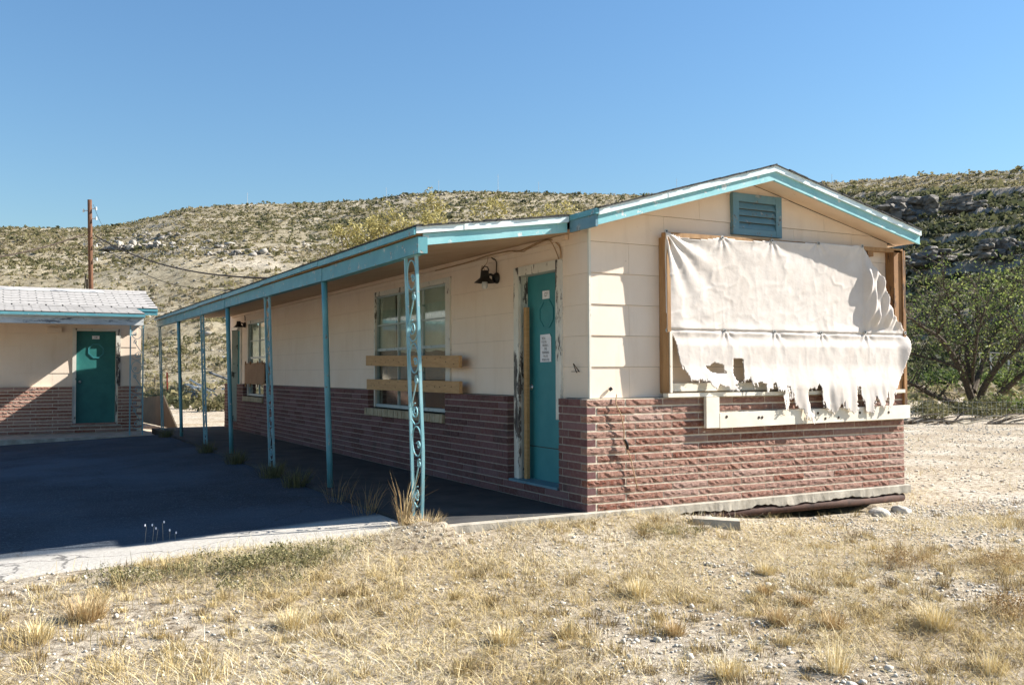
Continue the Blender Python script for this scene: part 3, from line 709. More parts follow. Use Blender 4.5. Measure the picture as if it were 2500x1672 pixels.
# posts --------------------------------------------------------------------
def spiral(cx, cz, r, a0, turns, dr=.72, n=22):
    return [(cx+r*(1-dr*i/n)*math.cos(a0+turns*2*PI*i/n), cz+r*(1-dr*i/n)*math.sin(a0+turns*2*PI*i/n)) for i in range(n+1)]
def scroll_paths(w, h):
    paths = []; z = h-.03
    while z > .25:
        paths.append([(.40*w*math.cos(a), z-.12+.12*math.sin(a)) for a in np.linspace(-PI*.4, PI*1.6, 26)])
        paths.append(spiral(-.12*w, z-.15, .034, .4, 1.3))
        paths.append(spiral(-.16*w, z-.30, .040, PI*.6, -1.2)[::-1]+[(-.02*w, z-.36), (.20*w, z-.44), (.42*w, z-.52)])
        paths.append(spiral(.06*w, z-.55, .066, PI*.55, -1.5))
        paths.append([(-.42*w, z-.60), (-.2*w, z-.645), (.12*w, z-.66), (.42*w, z-.62)])
        z -= .675
    return paths
def ornate(parent, base, top, along, w=.225, bent=False, mat='teal_post'):
    """flat wrought-iron post: two bars and scrollwork; along = 'y' or 'x'"""
    base = Vector(base); top = Vector(top); u = Vector((0, 1, 0)) if along == 'y' else Vector((1, 0, 0)); h = top.z-base.z
    def P(a, z):
        t = z/h; p = base.lerp(top, t)
        if bent and a < 0: a = a+(.012*math.sin(min(t/.45, 1)*PI)*-1)+ (.055*max(0, 1-t/.28)**1.3)
        return p+u*a
    m = MB()
    for s in (-1, 1):
        m.tube([P(s*w/2, h*t) for t in np.linspace(0, 1, 16)], .0165, 4)
    m.box(tuple(P(-w/2-.02, h)-Vector((.02, .02, .006))), tuple(P(w/2+.02, h)+Vector((.02, .02, 0))))
    post = m.build('porch_post', MAT[mat], parent)
    for q in scroll_paths(w, h):
        MB().tube([P(a, z) for a, z in q if 0 < z < h], .0065, 4).build('scroll', MAT[mat], post)
    return post
def pipe(parent, base, top, r=.031):
    m = MB(); b = Vector(base); t = Vector(top); m.tube([b.lerp(t, k/6) for k in range(7)], r, 14)
    return m.build('porch_post', MAT['teal_metal'], parent, smooth=True)
for i, yy in enumerate((.445, 2.77, 5.12, 7.44, 9.41, 11.73, 14.06)):
    zt = 2.118+[0, -.006, .006, .008, .010, .016, .016][i]
    if i % 2 == 0: ornate(house, (-1.335, yy, 0), (-1.405, yy, zt), 'y', bent=(i == 0))
    else: pipe(house, (-1.335, yy, 0), (-1.405, yy, zt))
# door 127 --------------------------------------------------------------------
def octagon(mb, u, z, ru, rz_, x, axis, w=.012):
    pts = []
    for k in range(9):
        a = PI/8+k*PI/4; pts.append((u+ru*math.cos(a), z+rz_*math.sin(a)))
    for k in range(8):
        p, q = pts[k], pts[k+1]
        P = (x, p[0], p[1]) if axis == 0 else (p[0], x, p[1]); Q = (x, q[0], q[1]) if axis == 0 else (q[0], x, q[1])
        mb.tube([P, Q], w, 4)
def text_mesh(s, size, align='CENTER'):
    cu = bpy.data.curves.new('lettering', 'FONT'); cu.body = s; cu.size = size; cu.align_x = align; cu.align_y = 'CENTER'; cu.space_line = 1.0
    o = bpy.data.objects.new('lettering', cu); COL.objects.link(o); bpy.context.view_layer.update()
    dg = bpy.context.evaluated_depsgraph_get(); me = bpy.data.meshes.new_from_object(o.evaluated_get(dg)); bpy.data.objects.remove(o); bpy.data.curves.remove(cu)
    return me
def letter_on(parent, s, size, loc, rot, sx=1., mat='ink', name='lettering'):
    me = text_mesh(s, size); me.materials.clear(); me.materials.append(MAT[mat])
    o = link(name, me, parent=parent, loc=loc); o.rotation_euler = rot; o.scale = (sx, 1, 1); return o
RX = (PI/2, 0, -PI/2)     # text facing -X, reading towards -Y
RYF = (PI/2, 0, 0)        # text facing -Y
dr = MB().box((.200, .598, .152), (.240, 1.352, 2.106)).build('door', MAT['door'], house)
m = MB(); octagon(m, .985, 1.725, .135, .135, .199, 0, .011); m.build('octagonal_moulding', MAT['door'], dr)
MB().box((.1925, .925, 1.868), (.1995, 1.05, 1.945)).build('number_plate', MAT['paper'], dr)
letter_on(dr, '127', .058, (.1915, .9875, 1.906), RX, .8)
m = MB().lathe([(.0, -.055), (.022, -.052), (.028, -.03), (.02, -.012), (.03, -.006), (.03, 0)], (.199, 1.272, 1.03), 12, 0); m.build('door_knob', MAT['chrome'], dr, smooth=True)
MB().box((.1985, .62, .46), (.1999, 1.33, .468)).build('scrape_mark', MAT['dark_cable'], dr)
m = MB().box((.072, 1.31, .137), (.104, 1.402, 2.19)).box((.104, 1.345, .137), (.25, 1.400, 2.108)); m.build('door_frame', MAT['white_heavy'], house)
m = MB().box((.095, .462, .137), (.25, .5295, BT)).box((.072, .528, BT-.2), (.104, .616, 2.19)).box((.104, .530, .137), (.25, .600, 2.108)); m.build('door_frame', MAT['white_heavy'], house)
m = MB().box((.074, .6165, 2.104), (.104, 1.3095, 2.192)).box((.1042, .531, 2.109), (.25, 1.399, 2.19)); m.build('door_frame', MAT['white_wood'], house)
MB().box((.01, .50, .120), (.26, 1.40, .151)).build('door_sill', MAT['teal_vent'], house)
MB().box((.01, .5, .062), (.09, 1.4, .119)).build('mortar_step', MAT['mortar'], house)
# second door
dr = MB().box((.200, 13.30, .152), (.240, 14.06, 2.08)).build('door', MAT['door'], house)
m = MB(); octagon(m, 13.68, 1.725, .135, .135, .199, 0, .011); m.build('octagonal_moulding', MAT['door'], dr)
MB().lathe([(.0, -.055), (.022, -.052), (.028, -.03), (.02, -.012), (.03, -.006), (.03, 0)], (.199, 13.38, 1.03), 10, 0).build('door_knob', MAT['chrome'], dr, smooth=True)
MB().box((.072, 14.06, .137), (.25, 14.12, 2.15)).build('door_frame', MAT['white_wood'], house)
MB().box((.072, 13.24, .137), (.25, 13.30, 2.15)).build('door_frame', MAT['white_wood'], house)
MB().box((.074, 13.301, 2.085), (.25, 14.059, 2.148)).build('door_frame', MAT['white_wood'], house)
# windows ------------------------------------------------------------------------
def window(y0, y1, z0, z1, cols, zr, trim=True):
    """y0..y1 glass width, mullions at cols, rails at zr"""
    m = MB(); x0, x1 = .112, .150; t = .022
    m.box((x0, y0-.04, z0-.04), (x1, y0, z1+.04)).box((x0, y1, z0-.04), (x1, y1+.04, z1+.04)).box((x0+.001, y0, z1), (x1, y1, z1+.04)).box((x0-.02, y0, z0-.04), (x1, y1, z0))
    wf = m.build('window', MAT['alu'], house)
    ue = [y0]+cols+[y1]; ze = [z0]+[q[0] for q in zr]+[z1]
    for c in cols: MB().box((x0+.004, c-t/2, z0), (x1-.004, c+t/2, z1)).build('mullion', MAT['alu'], wf)
    for (q, th) in zr: MB().box((x0+.007, y0, q-th/2), (x1-.007, y1, q+th/2)).build('glazing_bar', MAT['alu'], wf)
    for i in range(len(ue)-1):
        for j in range(len(ze)-1):
            MB().box((.131, ue[i]+.003, ze[j]+.003), (.135, ue[i+1]-.003, ze[j+1]-.003)).build('pane', MAT['glass'], wf)
    return wf
wf = window(3.02, 5.285, .76, 2.165, [3.76, 4.545], [(1.04, .018), (1.475, .035), (1.80, .018)])
def curtain(y0, y1, z0, z1, parent, seed):
    n = 140; yv = np.linspace(y0, y1, n); g = np.random.default_rng(seed); ph = np.cumsum(g.uniform(.2, .75, n))
    m = MB(); a = [(.178+.016*math.sin(ph[i])+.008*math.sin(ph[i]*2.3), yv[i], z0+.01*math.sin(i*.2)) for i in range(n)]; b = [(.172+.012*math.sin(ph[i]), yv[i], z1) for i in range(n)]
    m.add(a+b, [(i, i+1, n+i+1, n+i) for i in range(n-1)]); return m.build('curtain', MAT['curtain'], parent, smooth=True)
curtain(3.0, 4.7, 1.43, 2.2, wf, 3); curtain(4.8, 5.3, 1.47, 2.2, wf, 4)
def trim(y0, y1, z1, zb):
    MB().box((.078, y0, zb), (.104, y0+.12, z1-.0605)).build('window_casing', MAT['white_wood'], house); MB().box((.078, y1-.045, zb), (.104, y1, z1-.0605)).build('window_casing', MAT['white_wood'], house)
    MB().box((.076, y0, z1-.06), (.104, y1, z1)).build('window_casing', MAT['white_wood'], house)
trim(2.9, 5.32, 2.245, .72)
def sill(y0, y1, z0, z1):
    s_ = MB().box((.012, y0, z0), (.16, y1, z1-.012)).build('window_sill', MAT['mortar'], house)
    n = int((y1-y0)/.068); w = (y1-y0)/n; base = MB().box((-.028, .004, 0), (.10, w-.006, z1-z0)).mesh('sill_brick'); base.materials.append(MAT['sill_brick'])
    for i in range(n): o = link('sill_brick', base, parent=s_, loc=(random.uniform(-.004, .002), y0+i*w, z0)); o.rotation_euler = (0, random.uniform(.02, .06), 0)
sill(2.875, 5.39, .612, .705)
wf = window(11.06, 12.6, .76, 2.15, [11.83], [(1.04, .018), (1.475, .035), (1.81, .018)])
curtain(11.05, 12.6, 1.43, 2.18, wf, 5); trim(11.0, 12.66, 2.22, .72); sill(11.0, 12.62, .612, .705)
# gable vent ------------------------------------------------------------------------
vt = MB().box((1.682, .050, 2.462), (1.755, .096, 2.856)).box((2.225, .050, 2.462), (2.298, .096, 2.856)).box((1.756, .052, 2.780), (2.224, .096, 2.855)).box((1.756, .052, 2.463), (2.224, .096, 2.520)).build('gable_vent', MAT['teal_vent'], house)
MB().box((1.754, .088, 2.518), (2.226, .097, 2.782)).build('vent_back', MAT['shell'], vt)
for k in range(4):
    zz = 2.524+k*.064; MB().prism([(.050+.004, zz), (.058, zz-.004), (.092, zz+.052), (.084, zz+.058)], 0, 1.757, 2.223).build('slat', MAT['teal_vent'], vt)

# ------------------------------------------------------------------ things on the main building
# window boards
def board(name, p0, p1, t, mat, label, cat='board', group=None):
    """p0,p1: (y, z_low, z_high) at both ends; nailed on the shaded long wall"""
    x0, x1 = -.048, -.010
    m = MB().add([(x, y, z) for (y, zl, zh) in (p0, p1) for (x, z) in ((x0, zl), (x1, zl), (x1, zh), (x0, zh))], [(0, 1, 2, 3), (7, 6, 5, 4), (0, 4, 5, 1), (1, 5, 6, 2), (2, 6, 7, 3), (3, 7, 4, 0)])
    return tag(m.build(name, mat), label, cat, group)
o1 = board('window_board', (2.40, 1.222, 1.353), (5.28, 1.268, 1.400), .04, MAT['board'], 'upper of two tan boards nailed across the large window', 'board', 'boards across the large window')
o2 = board('window_board', (2.388, .950, 1.080), (5.25, .952, 1.088), .04, MAT['board'], 'lower of two tan boards nailed across the large window', 'board', 'boards across the large window')
for ob, zz in ((o1, 1.30), (o2, 1.02)):
    nl = MB().lathe([(0, -.004), (.007, -.003), (.007, 0)], (0, 0, 0), 6, 0).mesh('nail'); nl.materials.append(MAT['dark_cable'])
    for i in range(16): link('nail', nl, parent=ob, loc=(-.0485, 2.55+i*.17+random.uniform(-.05, .05), zz+random.uniform(-.04, .045)))
ps = thing('plywood_sheet', 'brown plywood sheet covering the lower part of the far window', 'plywood')
MB().box((-.022, 10.86, .953), (-.004, 12.44, 1.366)).build('sheet', MAT['blank'], ps)
for yy in (10.95, 11.3, 11.9, 12.3):
    MB().box((-.036, yy, 1.33), (-.0225, yy+.06, 1.40)).build('cleat', MAT['timber'], ps); MB().box((-.036, yy, .90), (-.0225, yy+.06, .975)).build('cleat', MAT['timber'], ps)
tag(MB().box((.118, 1.228, .152), (.150, 1.284, 1.80)).build('timber_stud', MAT['wood']), 'tan wooden stud standing against the jamb of door 127', 'stud')
# notice
nt = MB().add([(.196, 1.098, 1.27), (.196, .896, 1.272), (.194, .893, 1.50), (.190, .912, 1.533), (.196, 1.096, 1.530)], [(0, 1, 2, 3, 4)]).build('paper_notice', MAT['paper'])
nt.modifiers.new('thickness', 'SOLIDIFY').thickness = .002
tag(nt, 'white paper closure notice taped to door 127', 'notice')
for i, s in enumerate(('BUDGET INN', 'IS CLOSED FOR', 'INDEFINITE', 'TIME', 'TRESPASSING', 'WILL BE', 'PROSECUTED')):
    letter_on(nt, s, .030, (.1918, .996, 1.495-i*.034), RX, .74)
# lamps
def lamp(y, z, label, big=True):
    t = thing('wall_lamp', label, 'lamp', (.096, y, z), group='porch wall lamps')
    MB().lathe([(0, -.05), (.03, -.048), (.055, -.02), (.058, 0)], (0, -.012, 0), 14, 0).build('wall_plate', MAT['black'], t, smooth=True)
    MB().tube([(-.03, -.01, .02), (-.07, 0, .035), (-.10, .01, .03)], .014, 8).build('arm', MAT['black'], t)
    m = MB().lathe([(.0, .075), (.040, .072), (.046, .02), (.050, .0), (.105, -.045), (.108, -.050), (.100, -.048), (.045, -.004)], (-.13, .012, .0), 16, 2)
    h = m.build('hood', MAT['black'], t, smooth=True)
    MB().lathe([(.0, -.115), (.020, -.11), (.032, -.085), (.030, -.05), (.016, -.02), (.014, .0)], (-.13, .012, 0), 12, 2).build('bulb', MAT['bulb'], t, smooth=True)
    if big:
        MB().tube([(-.10, -.02, .07), (-.12, -.03, .105), (-.14, .0, .115), (-.15, .03, .09), (-.15, .04, .07)], .006, 5).build('wire_loop', MAT['dark_cable'], t)
    return t
lamp(1.80, 2.13, 'black wall lamp with bare bulb between door 127 and the large window')
lamp(12.92, 2.16, 'small black wall lamp at the far end of the long wall', False)
def cable(name, pts, r, mat, label, sm=4):
    P = [Vector(p) for p in pts]; out = []
    for i in range(len(P)-1):
        p0 = P[max(i-1, 0)]; p1 = P[i]; p2 = P[i+1]; p3 = P[min(i+2, len(P)-1)]
        for k in range(sm):
            t = k/sm; out.append(.5*((2*p1)+(-p0+p2)*t+(2*p0-5*p1+4*p2-p3)*t*t+(-p0+3*p1-3*p2+p3)*t**3))
    out.append(P[-1]); return tag(MB().tube(out, r, 6).build(name, MAT[mat], smooth=True), label, 'cable')
cable('lamp_cable', [(.088, 1.79, 2.185), (.088, 1.79, 2.28), (.086, 1.81, 2.315), (.082, 1.86, 2.335), (.05, 1.87, 2.374)], .006, 'dark_cable', 'dark cable running up from the near wall lamp to the porch ceiling')
cable('loose_wire', [(.05, 1.90, 2.37), (.06, 1.95, 2.30), (.02, 2.0, 2.24), (.0, 1.95, 2.22), (-.02, 1.90, 2.26), (-.03, 1.82, 2.21)], .0035, 'cable', 'thin loose wire hanging above the near wall lamp')
cable('ceiling_cable', [(.04, 3.2, 2.34), (.04, 2.4, 2.345), (.05, 1.87, 2.370), (.05, 1.45, 2.363), (.03, 1.2, 2.335), (.035, .85, 2.375), (.05, .66, 2.378), (.082, .60, 2.34), (.082, .54, 2.28), (.082, .535, 2.20)], .007, 'cable', 'tan cable drooping along the porch ceiling to the corner of door 127')
cable('ceiling_wire', [(.03, 1.35, 2.355), (.02, 1.12, 2.32), (.02, 1.02, 2.335), (.03, .72, 2.375), (.05, .64, 2.35), (.084, .60, 2.24), (.084, .565, 2.17)], .005, 'cable', 'second thinner tan wire beside the drooping ceiling cable')
cable('far_lamp_cable', [(.088, 12.90, 2.24), (.086, 12.92, 2.34), (.07, 13.0, 2.385)], .008, 'dark_cable', 'dark cable above the small far wall lamp')
cable('hanging_wire', [(.30, -.012, .985), (.28, -.03, .90), (.33, -.034, .80), (.36, -.03, .66), (.36, -.034, .58), (.42, -.03, .45), (.46, -.032, .30), (.50, -.03, .17)], .005, 'cable', 'pale wire hanging down the sunlit split brick near the corner')
cable('black_plug', [(.362, -.036, .60), (.375, -.045, .575), (.385, -.045, .545), (.39, -.04, .515)], .011, 'black', 'small black plug dangling on the split brick wall')
tag(MB().tube([(.285, .075, 1.02), (.305, .07, 1.035)], .016, 8).build('wall_bolt', MAT['black']), 'small black fitting on the siding just above the brick near the corner', 'fitting')
tag(MB().tube([(.094, .30, 1.17), (.06, .29, 1.23), (.05, .285, 1.25)], .004, 5).tube([(.094, .26, 1.18), (.05, .285, 1.25)], .004, 5).tube([(.06, .20, 1.18), (.06, .33, 1.18)], .003, 5).build('bent_nail_hook', MAT['dark_cable']), 'small rusty wire hook on the siding between door 127 and the corner', 'hook')
# timber frame of the awning
fr = thing('awning_support', 'brown timber frame fixed to the gable wall behind the canvas', 'frame', (0, 0, 0))
MB().box((.838, -.030, .986), (.876, .088, 2.371)).build('frame_post', MAT['timber_brown'], fr)
MB().box((.852, -.046, .990), (.876, -.031, 1.53)).build('frame_batten', MAT['plank_white'], fr)
MB().prism([(.838, 2.372), (3.935, 2.404), (3.935, 2.444), (.838, 2.414)], 1, -.020, .05).build('frame_rail', MAT['timber_brown'], fr)
MB().box((3.795, -.020, .952), (3.905, .088, 2.4255)).build('frame_post', MAT['timber'], fr)
MB().box((3.907, -.036, .690), (3.948, -.006, 2.4255)).build('frame_post', MAT['timber'], fr)
MB().box((3.42, -.012, 2.345), (3.50, .05, 2.425)).build('frame_block', MAT['timber'], fr)
MB().box((.827, -.046, .950), (3.905, .03, .984)).build('frame_rail', MAT['plank_white'], fr)
MB().box((.85, .03, 1.0), (2.62, .06, 1.072)).build('frame_rail', MAT['plank_white'], fr)
pk = MB().add([(x, y, z) for (x, zl, zh) in ((1.392, .664, .801), (3.945, .686, .822)) for (y, z) in ((-.070, zl), (-.030, zl), (-.030, zh), (-.070, zh))], [(0, 1, 2, 3), (7, 6, 5, 4), (0, 4, 5, 1), (1, 5, 6, 2), (2, 6, 7, 3), (3, 7, 4, 0)]).build('plank', MAT['plank_white'])
tag(pk, 'long whitewashed plank fixed across the split brick under the canvas', 'plank')
nl = MB().lathe([(0, -.004), (.014, -.003), (.014, 0)], (0, 0, 0), 8, 1).mesh('bolt_head'); nl.materials.append(MAT['dark_cable'])
for (x, z) in ((1.47, .765), (1.86, .748), (1.90, .748), (2.62, .77), (2.72, .715), (3.2, .76), (3.62, .755), (2.9, .72)): link('bolt_head', nl, parent=pk, loc=(x, -.070, z))
tag(MB().box((1.238, -.068, .668), (1.388, -.030, .946)).build('plank', MAT['plank_white']), 'short upright whitewashed plank at the left end of the long one', 'plank')
# canvas --------------------------------------------------------------------------
POLY = [(0.823, 2.419), (0.974, 2.378), (1.159, 2.362), (1.317, 2.378), (1.482, 2.407), (1.642, 2.392), (1.876, 2.394), (2.099, 2.415), (2.398, 2.414), (2.708, 2.428), (3.008, 2.434), (3.322, 2.438), (3.376, 2.376), (3.453, 2.256), (3.55, 2.122), (3.626, 1.874), (3.765, 1.709), (3.944, 1.569), (3.984, 1.488), (3.965, 1.388), (3.916, 1.275), (3.855, 1.149), (3.77, 1.051), (3.727, 0.995), (3.686, 0.975), (3.68, 0.899), (3.621, 0.803), (3.581, 0.801), (3.603, 0.9), (3.568, 0.953), (3.542, 0.859), (3.501, 0.802), (3.452, 0.847), (3.424, 0.944), (3.383, 0.862), (3.397, 0.766), (3.321, 0.752), (3.253, 0.776), (3.227, 0.892), (3.162, 1.043), (3.14, 0.921), (3.151, 0.799), (3.089, 0.76), (2.957, 0.81), (2.93, 0.871), (2.843, 0.759), (2.732, 0.795), (2.669, 0.849), (2.653, 0.968), (2.636, 1.061), (2.571, 0.989), (2.499, 1.01), (2.453, 0.932), (2.496, 0.826), (2.548, 0.734), (2.565, 0.661), (2.458, 0.723), (2.37, 0.803), (2.3, 0.863), (2.275, 0.935), (2.224, 1.052), (2.232, 0.974), (2.239, 0.884), (2.203, 0.8), (2.177, 0.82), (2.161, 0.924), (2.171, 0.981), (2.093, 1.002), (2.06, 1.066), (2.025, 1.053), (2.016, 0.996), (1.956, 0.99), (1.948, 1.054), (1.889, 1.074), (1.856, 1.08), (1.846, 1.017), (1.788, 1.068), (1.756, 1.106), (1.689, 1.082), (1.574, 1.058), (1.622, 1.001), (1.557, 0.996), (1.524, 1.008), (1.46, 1.04), (1.38, 1.053), (1.348, 1.011), (1.3, 1.036), (1.246, 1.073), (1.144, 1.098), (1.052, 1.105), (1.014, 1.172), (0.962, 1.244), (0.94, 1.353), (0.903, 1.485), (0.839, 1.541), (0.824, 1.783), (0.828, 2.144)]
HOLES = [[(1.248, 1.22), (1.303, 1.23), (1.343, 1.257), (1.471, 1.232), (1.481, 1.158), (1.413, 1.158), (1.318, 1.165)], [(1.569, 1.295), (1.692, 1.295), (1.689, 1.082), (1.607, 1.07), (1.567, 1.157)]]
GROM = [(0.829, 2.417), (1.473, 2.402), (2.089, 2.413), (2.697, 2.425), (3.311, 2.436), (0.842, 1.541), (1.495, 1.55), (2.11, 1.551), (2.723, 1.551), (3.337, 1.564), (3.931, 1.569)]
def inside(px, pz, poly):
    r = np.zeros(px.shape, bool); n = len(poly)
    for i in range(n):
        (x0, z0), (x1, z1) = poly[i], poly[(i+1) % n]
        c = ((z0 > pz) != (z1 > pz)) & (px < (x1-x0)*(pz-z0)/((z1-z0) or 1e-9)+x0); r ^= c
    return r
def canvas_y(x, z):
    y = np.full(x.shape, -.026)
    low = sst(1.50, 1.40, z)
    # wind wrinkles, slanting in the upper half and more upright in the lower
    w1 = fbm((x*.8+z*.6)*7, (z*.8-x*.6)*17, 201, 4)-.5; w2 = fbm(x*30, z*11, 205, 3)-.5; w3 = fbm(x*5, z*3.2, 209, 3)-.5
    rid = lambda q: 1-np.abs(2*q-1)
    y -= .0025*w1*(1-low)+.0015*w2*(.3+.7*low)+.007*w3*(1-.2*low)
    y -= .0032*np.clip(rid(fbm(x*3.2+z*1.5, z*5.5-x*2.2, 241, 3))-.72, 0, 1)*3.5*(1-.6*low)
    y -= .0035*np.clip(rid(fbm(x*7+4, z*2.1, 245, 3))-.70, 0, 1)*3.5*.4
    for (gx_, gz_) in ((1.473, 2.402), (2.089, 2.413), (2.697, 2.425), (3.311, 2.436), (1.495, 1.55), (2.11, 1.551), (2.723, 1.551), (3.337, 1.564)):
        dx, dz = x-gx_, gz_-z; a_ = np.arctan2(dx, np.abs(dz)+.02); r_ = np.hypot(dx, dz)
        y -= .005*np.exp(-r_/.16)*np.sin(a_*9+gx_*7)*sst(.0, .05, r_)*(dz > 0)
    # lower skirt hangs forward over the sill, strips twist
    tail = sst(1.12, .80, z)
    y -= .020*low+.035*sst(1.25, 1.0, z)+tail*(.015+.06*(fbm(x*9, z*1.5, 215, 2)-.4))
    y -= .002*low*np.sin(x*24+3*fbm(x*2, z*2, 219, 2))*sst(1.45, 1.0, z)
    # pleats running from the upper left corner
    dx, dz = x-.825, 2.42-z; ang = np.arctan2(dz, dx+1e-6); rr = np.hypot(dx, dz)
    y -= .016*np.exp(-rr/.40)*np.sin(ang*15)*sst(.02, .12, rr)
    # sag between the eyelets along the top and the mid seam
    for zz, k in ((2.42, .012), (1.55, .016)):
        y -= k*np.exp(-((z-zz)/.05)**2)*np.abs(np.sin((x-.84)/.617*PI))
    y += .012*np.exp(-((z-1.545)/.010)**2)
    # loose flap at the right, bellying outwards
    f = sst(3.31, 3.37, x)*sst(1.56, 1.75, z)*sst(2.44, 2.05, z)
    y -= f*(.055+.018*np.sin(x*34+z*9)+.012*np.sin(x*70-z*13))
    y -= .03*sst(3.80, 3.97, x)*sst(1.0, 1.25, z)*sst(1.57, 1.45, z)
    return y
st = .0085
cx = np.arange(.80, 4.0, st); cz = np.arange(.63, 2.46, st); CX, CZ = np.meshgrid(cx, cz)
mx, mz = CX[:-1, :-1]+st/2, CZ[:-1, :-1]+st/2
jit = (.020*(vnoise(mx*60, mz*14, 301)-.5)+.012*(vnoise(mx*110, mz*110, 303)-.5))*sst(1.45, 1.1, mz)*2
ins = inside(mx+jit, mz+jit, POLY)
for h in HOLES: ins &= ~inside(mx+jit, mz, h)
n = len(cx); jj, ii = np.nonzero(ins); q = jj*n+ii
F = np.stack([q, q+1, q+1+n, q+n], -1); used = np.unique(F); remap = -np.ones(CX.size, int); remap[used] = np.arange(len(used))
V = np.stack([CX.ravel(), canvas_y(CX, CZ).ravel(), CZ.ravel()], -1)[used]
ca = link('canvas_sheet', npmesh('canvas_sheet', V, remap[F], MAT['canvas'], smooth=True))
ca.modifiers.new('thickness', 'SOLIDIFY').thickness = .0025
tag(ca, 'tattered off-white canvas sheet hung over the gable wall, ragged along its lower edge', 'canvas')
gm = MB().lathe([(.005, -.004), (.019, -.005), (.020, 0)], (0, 0, 0), 12, 1).mesh('eyelet'); gm.materials.append(MAT['wire'])
gd = MB().lathe([(0, -.008), (.007, -.008), (.008, 0)], (0, 0, 0), 8, 1).mesh('screw'); gd.materials.append(MAT['black'])
for (x, z) in GROM:
    yy = float(canvas_y(np.array([x]), np.array([z]))[0])
    e = link('eyelet', gm, parent=ca, loc=(x, yy-.004, z)); link('screw', gd, parent=e, loc=(0, -.002, 0))
# pipe, block and rocks under the slab edge
tag(MB().tube([(.15, .004, -.118), (1.5, .002, -.120), (2.7, .0, -.124), (3.88, -.002, -.128)], .044, 14).build('rusty_pipe', MAT['rust'], smooth=True), 'rusty brown pipe lying under the slab edge of the gable wall', 'pipe')
bk = thing('concrete_block', 'grey concrete block half buried in the ground before the gable wall', 'block', (1.02, -.42, float(gz(1.02, -.42))), -.55)
MB().add([(-.21, -.10, -.05), (.20, -.10, -.06), (.22, .12, -.06), (-.18, .11, -.05), (-.20, -.09, .075), (.19, -.095, .055), (.21, .11, .05), (-.18, .10, .07)], [(0, 3, 2, 1), (4, 5, 6, 7), (0, 1, 5, 4), (1, 2, 6, 5), (2, 3, 7, 6), (3, 0, 4, 7)]).build('block_body', MAT['concrete'], bk)
MB().prism([(-.34, -.16), (-.18, -.20), (-.05, -.13), (-.12, -.02), (-.30, -.01)], 2, -.03, .022).build('broken_piece', MAT['concrete'], bk)
def boulder(name, loc, size, label, seed, flat=(.55, .6)):
    V, F = stones(np.zeros((1, 3)), np.array([1.]), flat, seed); me = npmesh(name, V*size, F, MAT['rock'], smooth=False)
    o = link(name, me, loc=loc); sd = o.modifiers.new('sub', 'SUBSURF'); sd.levels = sd.render_levels = 2
    tx = bpy.data.textures.new('stone', 'CLOUDS'); tx.noise_scale = .12; dm = o.modifiers.new('rough', 'DISPLACE'); dm.texture = tx; dm.strength = .05; dm.texture_coords = 'LOCAL'
    return tag(o, label, 'rock', 'rocks by the slab corner')
boulder('rock', (3.30, -.20, float(gz(3.3, -.2))+.01), .17, 'wider of two pale rocks under the right end of the pipe', 2)
boulder('rock', (3.72, -.14, float(gz(3.72, -.14))+.015), .11, 'smaller rounded pale rock at the right end of the pipe', 9, (.7, .8))

# ------------------------------------------------------------------ left building
WY = 14.5; X1 = -1.68; X0 = -9.6
lb = thing('motel_building', 'peach motel wing with pale shingle roof at the left edge of the picture', 'building')
LD = (-3.02, -2.16, .12, 2.10)
m = MB()
for (u0, u1, z0, z1) in sub([(X0, X1-.02, -.05, 2.5)], [LD]): m.box((u0, WY+.105, z0), (u1, WY+.25, z1))
m.box((X1-.17, WY+.25, -.05), (X1-.02, WY+4.0, 2.5)); m.box((X0, WY+3.85, -.05), (X1-.17, WY+4.0, 2.5)); m.box((X0, WY+.25, -.05), (X0+.15, WY+3.85, 2.5)); m.box((X0+.15, WY+.25, 2.40), (X1-.17, WY+3.85, 2.44))
m.prism([(WY+.11, 2.5), (WY+3.9, 2.5), (WY+1.95, 2.95)], 0, X1-.12, X1-.03)
m.build('wall_shell', MAT['siding'], lb)
LZ = -.04
m = MB()
for (u0, u1, z0, z1) in sub([(X0, X1-.012, LZ, LZ+BT-.004)], [LD]): m.box((u0, WY+.0012, z0), (u1, WY+.104, z1))
m.box((X1-.1, WY+.104, LZ), (X1-.009, WY+4, LZ+BT-.004)); m.build('mortar_bed', MAT['mortar'], lb)
lstuff = MB(); cnt = 0
for k in range(NC):
    z = LZ+k*CH+.0055; xx = X1 if k % 2 else X1-.1
    while xx > X0+.4:
        for (u0, u1, _, _) in sub([(xx-.4, xx, z, z+.05)], [LD]):
            if u1-u0 < .03: continue
            L = round(u1-u0-.014, 2)
            if xx > -6.4: link('brick', split_mesh(L, random.randrange(7)), parent=lb, loc=(u0+.005, WY+random.uniform(-.002, .0005), z)); cnt += 1
            else: lstuff.box((u0+.005, WY-.004, z), (u1-.005, WY+.09, z+CH-.011))
        xx -= .4
    yy = WY+.0 if k % 2 == 0 else WY+.1
    while yy < WY+3.9: lstuff.box((X1-.09, yy+.005, z), (X1, min(yy+.395, WY+4), z+CH-.011)); yy += .4
tag(lstuff.build('brick_courses', MAT['brick_stuff'], lb), kind='stuff')
for r in range(6):
    z0 = LZ+BT+.002+r*RH_; z1 = min(z0+RH_-.0025, 2.45); a = X1-.1
    if r % 2: a += .4
    while a > X0:
        for (u0, u1, c0, c1) in sub([(max(a-.8, X0), min(a, X1-.1), z0, z1)], [LD]):
            if u1-u0 > .01 and c1-c0 > .01: lap([(u0+.001, c0), (u1-.001, c0), (u1-.001, c1), (u0+.001, c1)], z0, z1, WY+.0985, WY+.1045, 1).build('siding_panel', MAT['siding'], lb)
        a -= .8
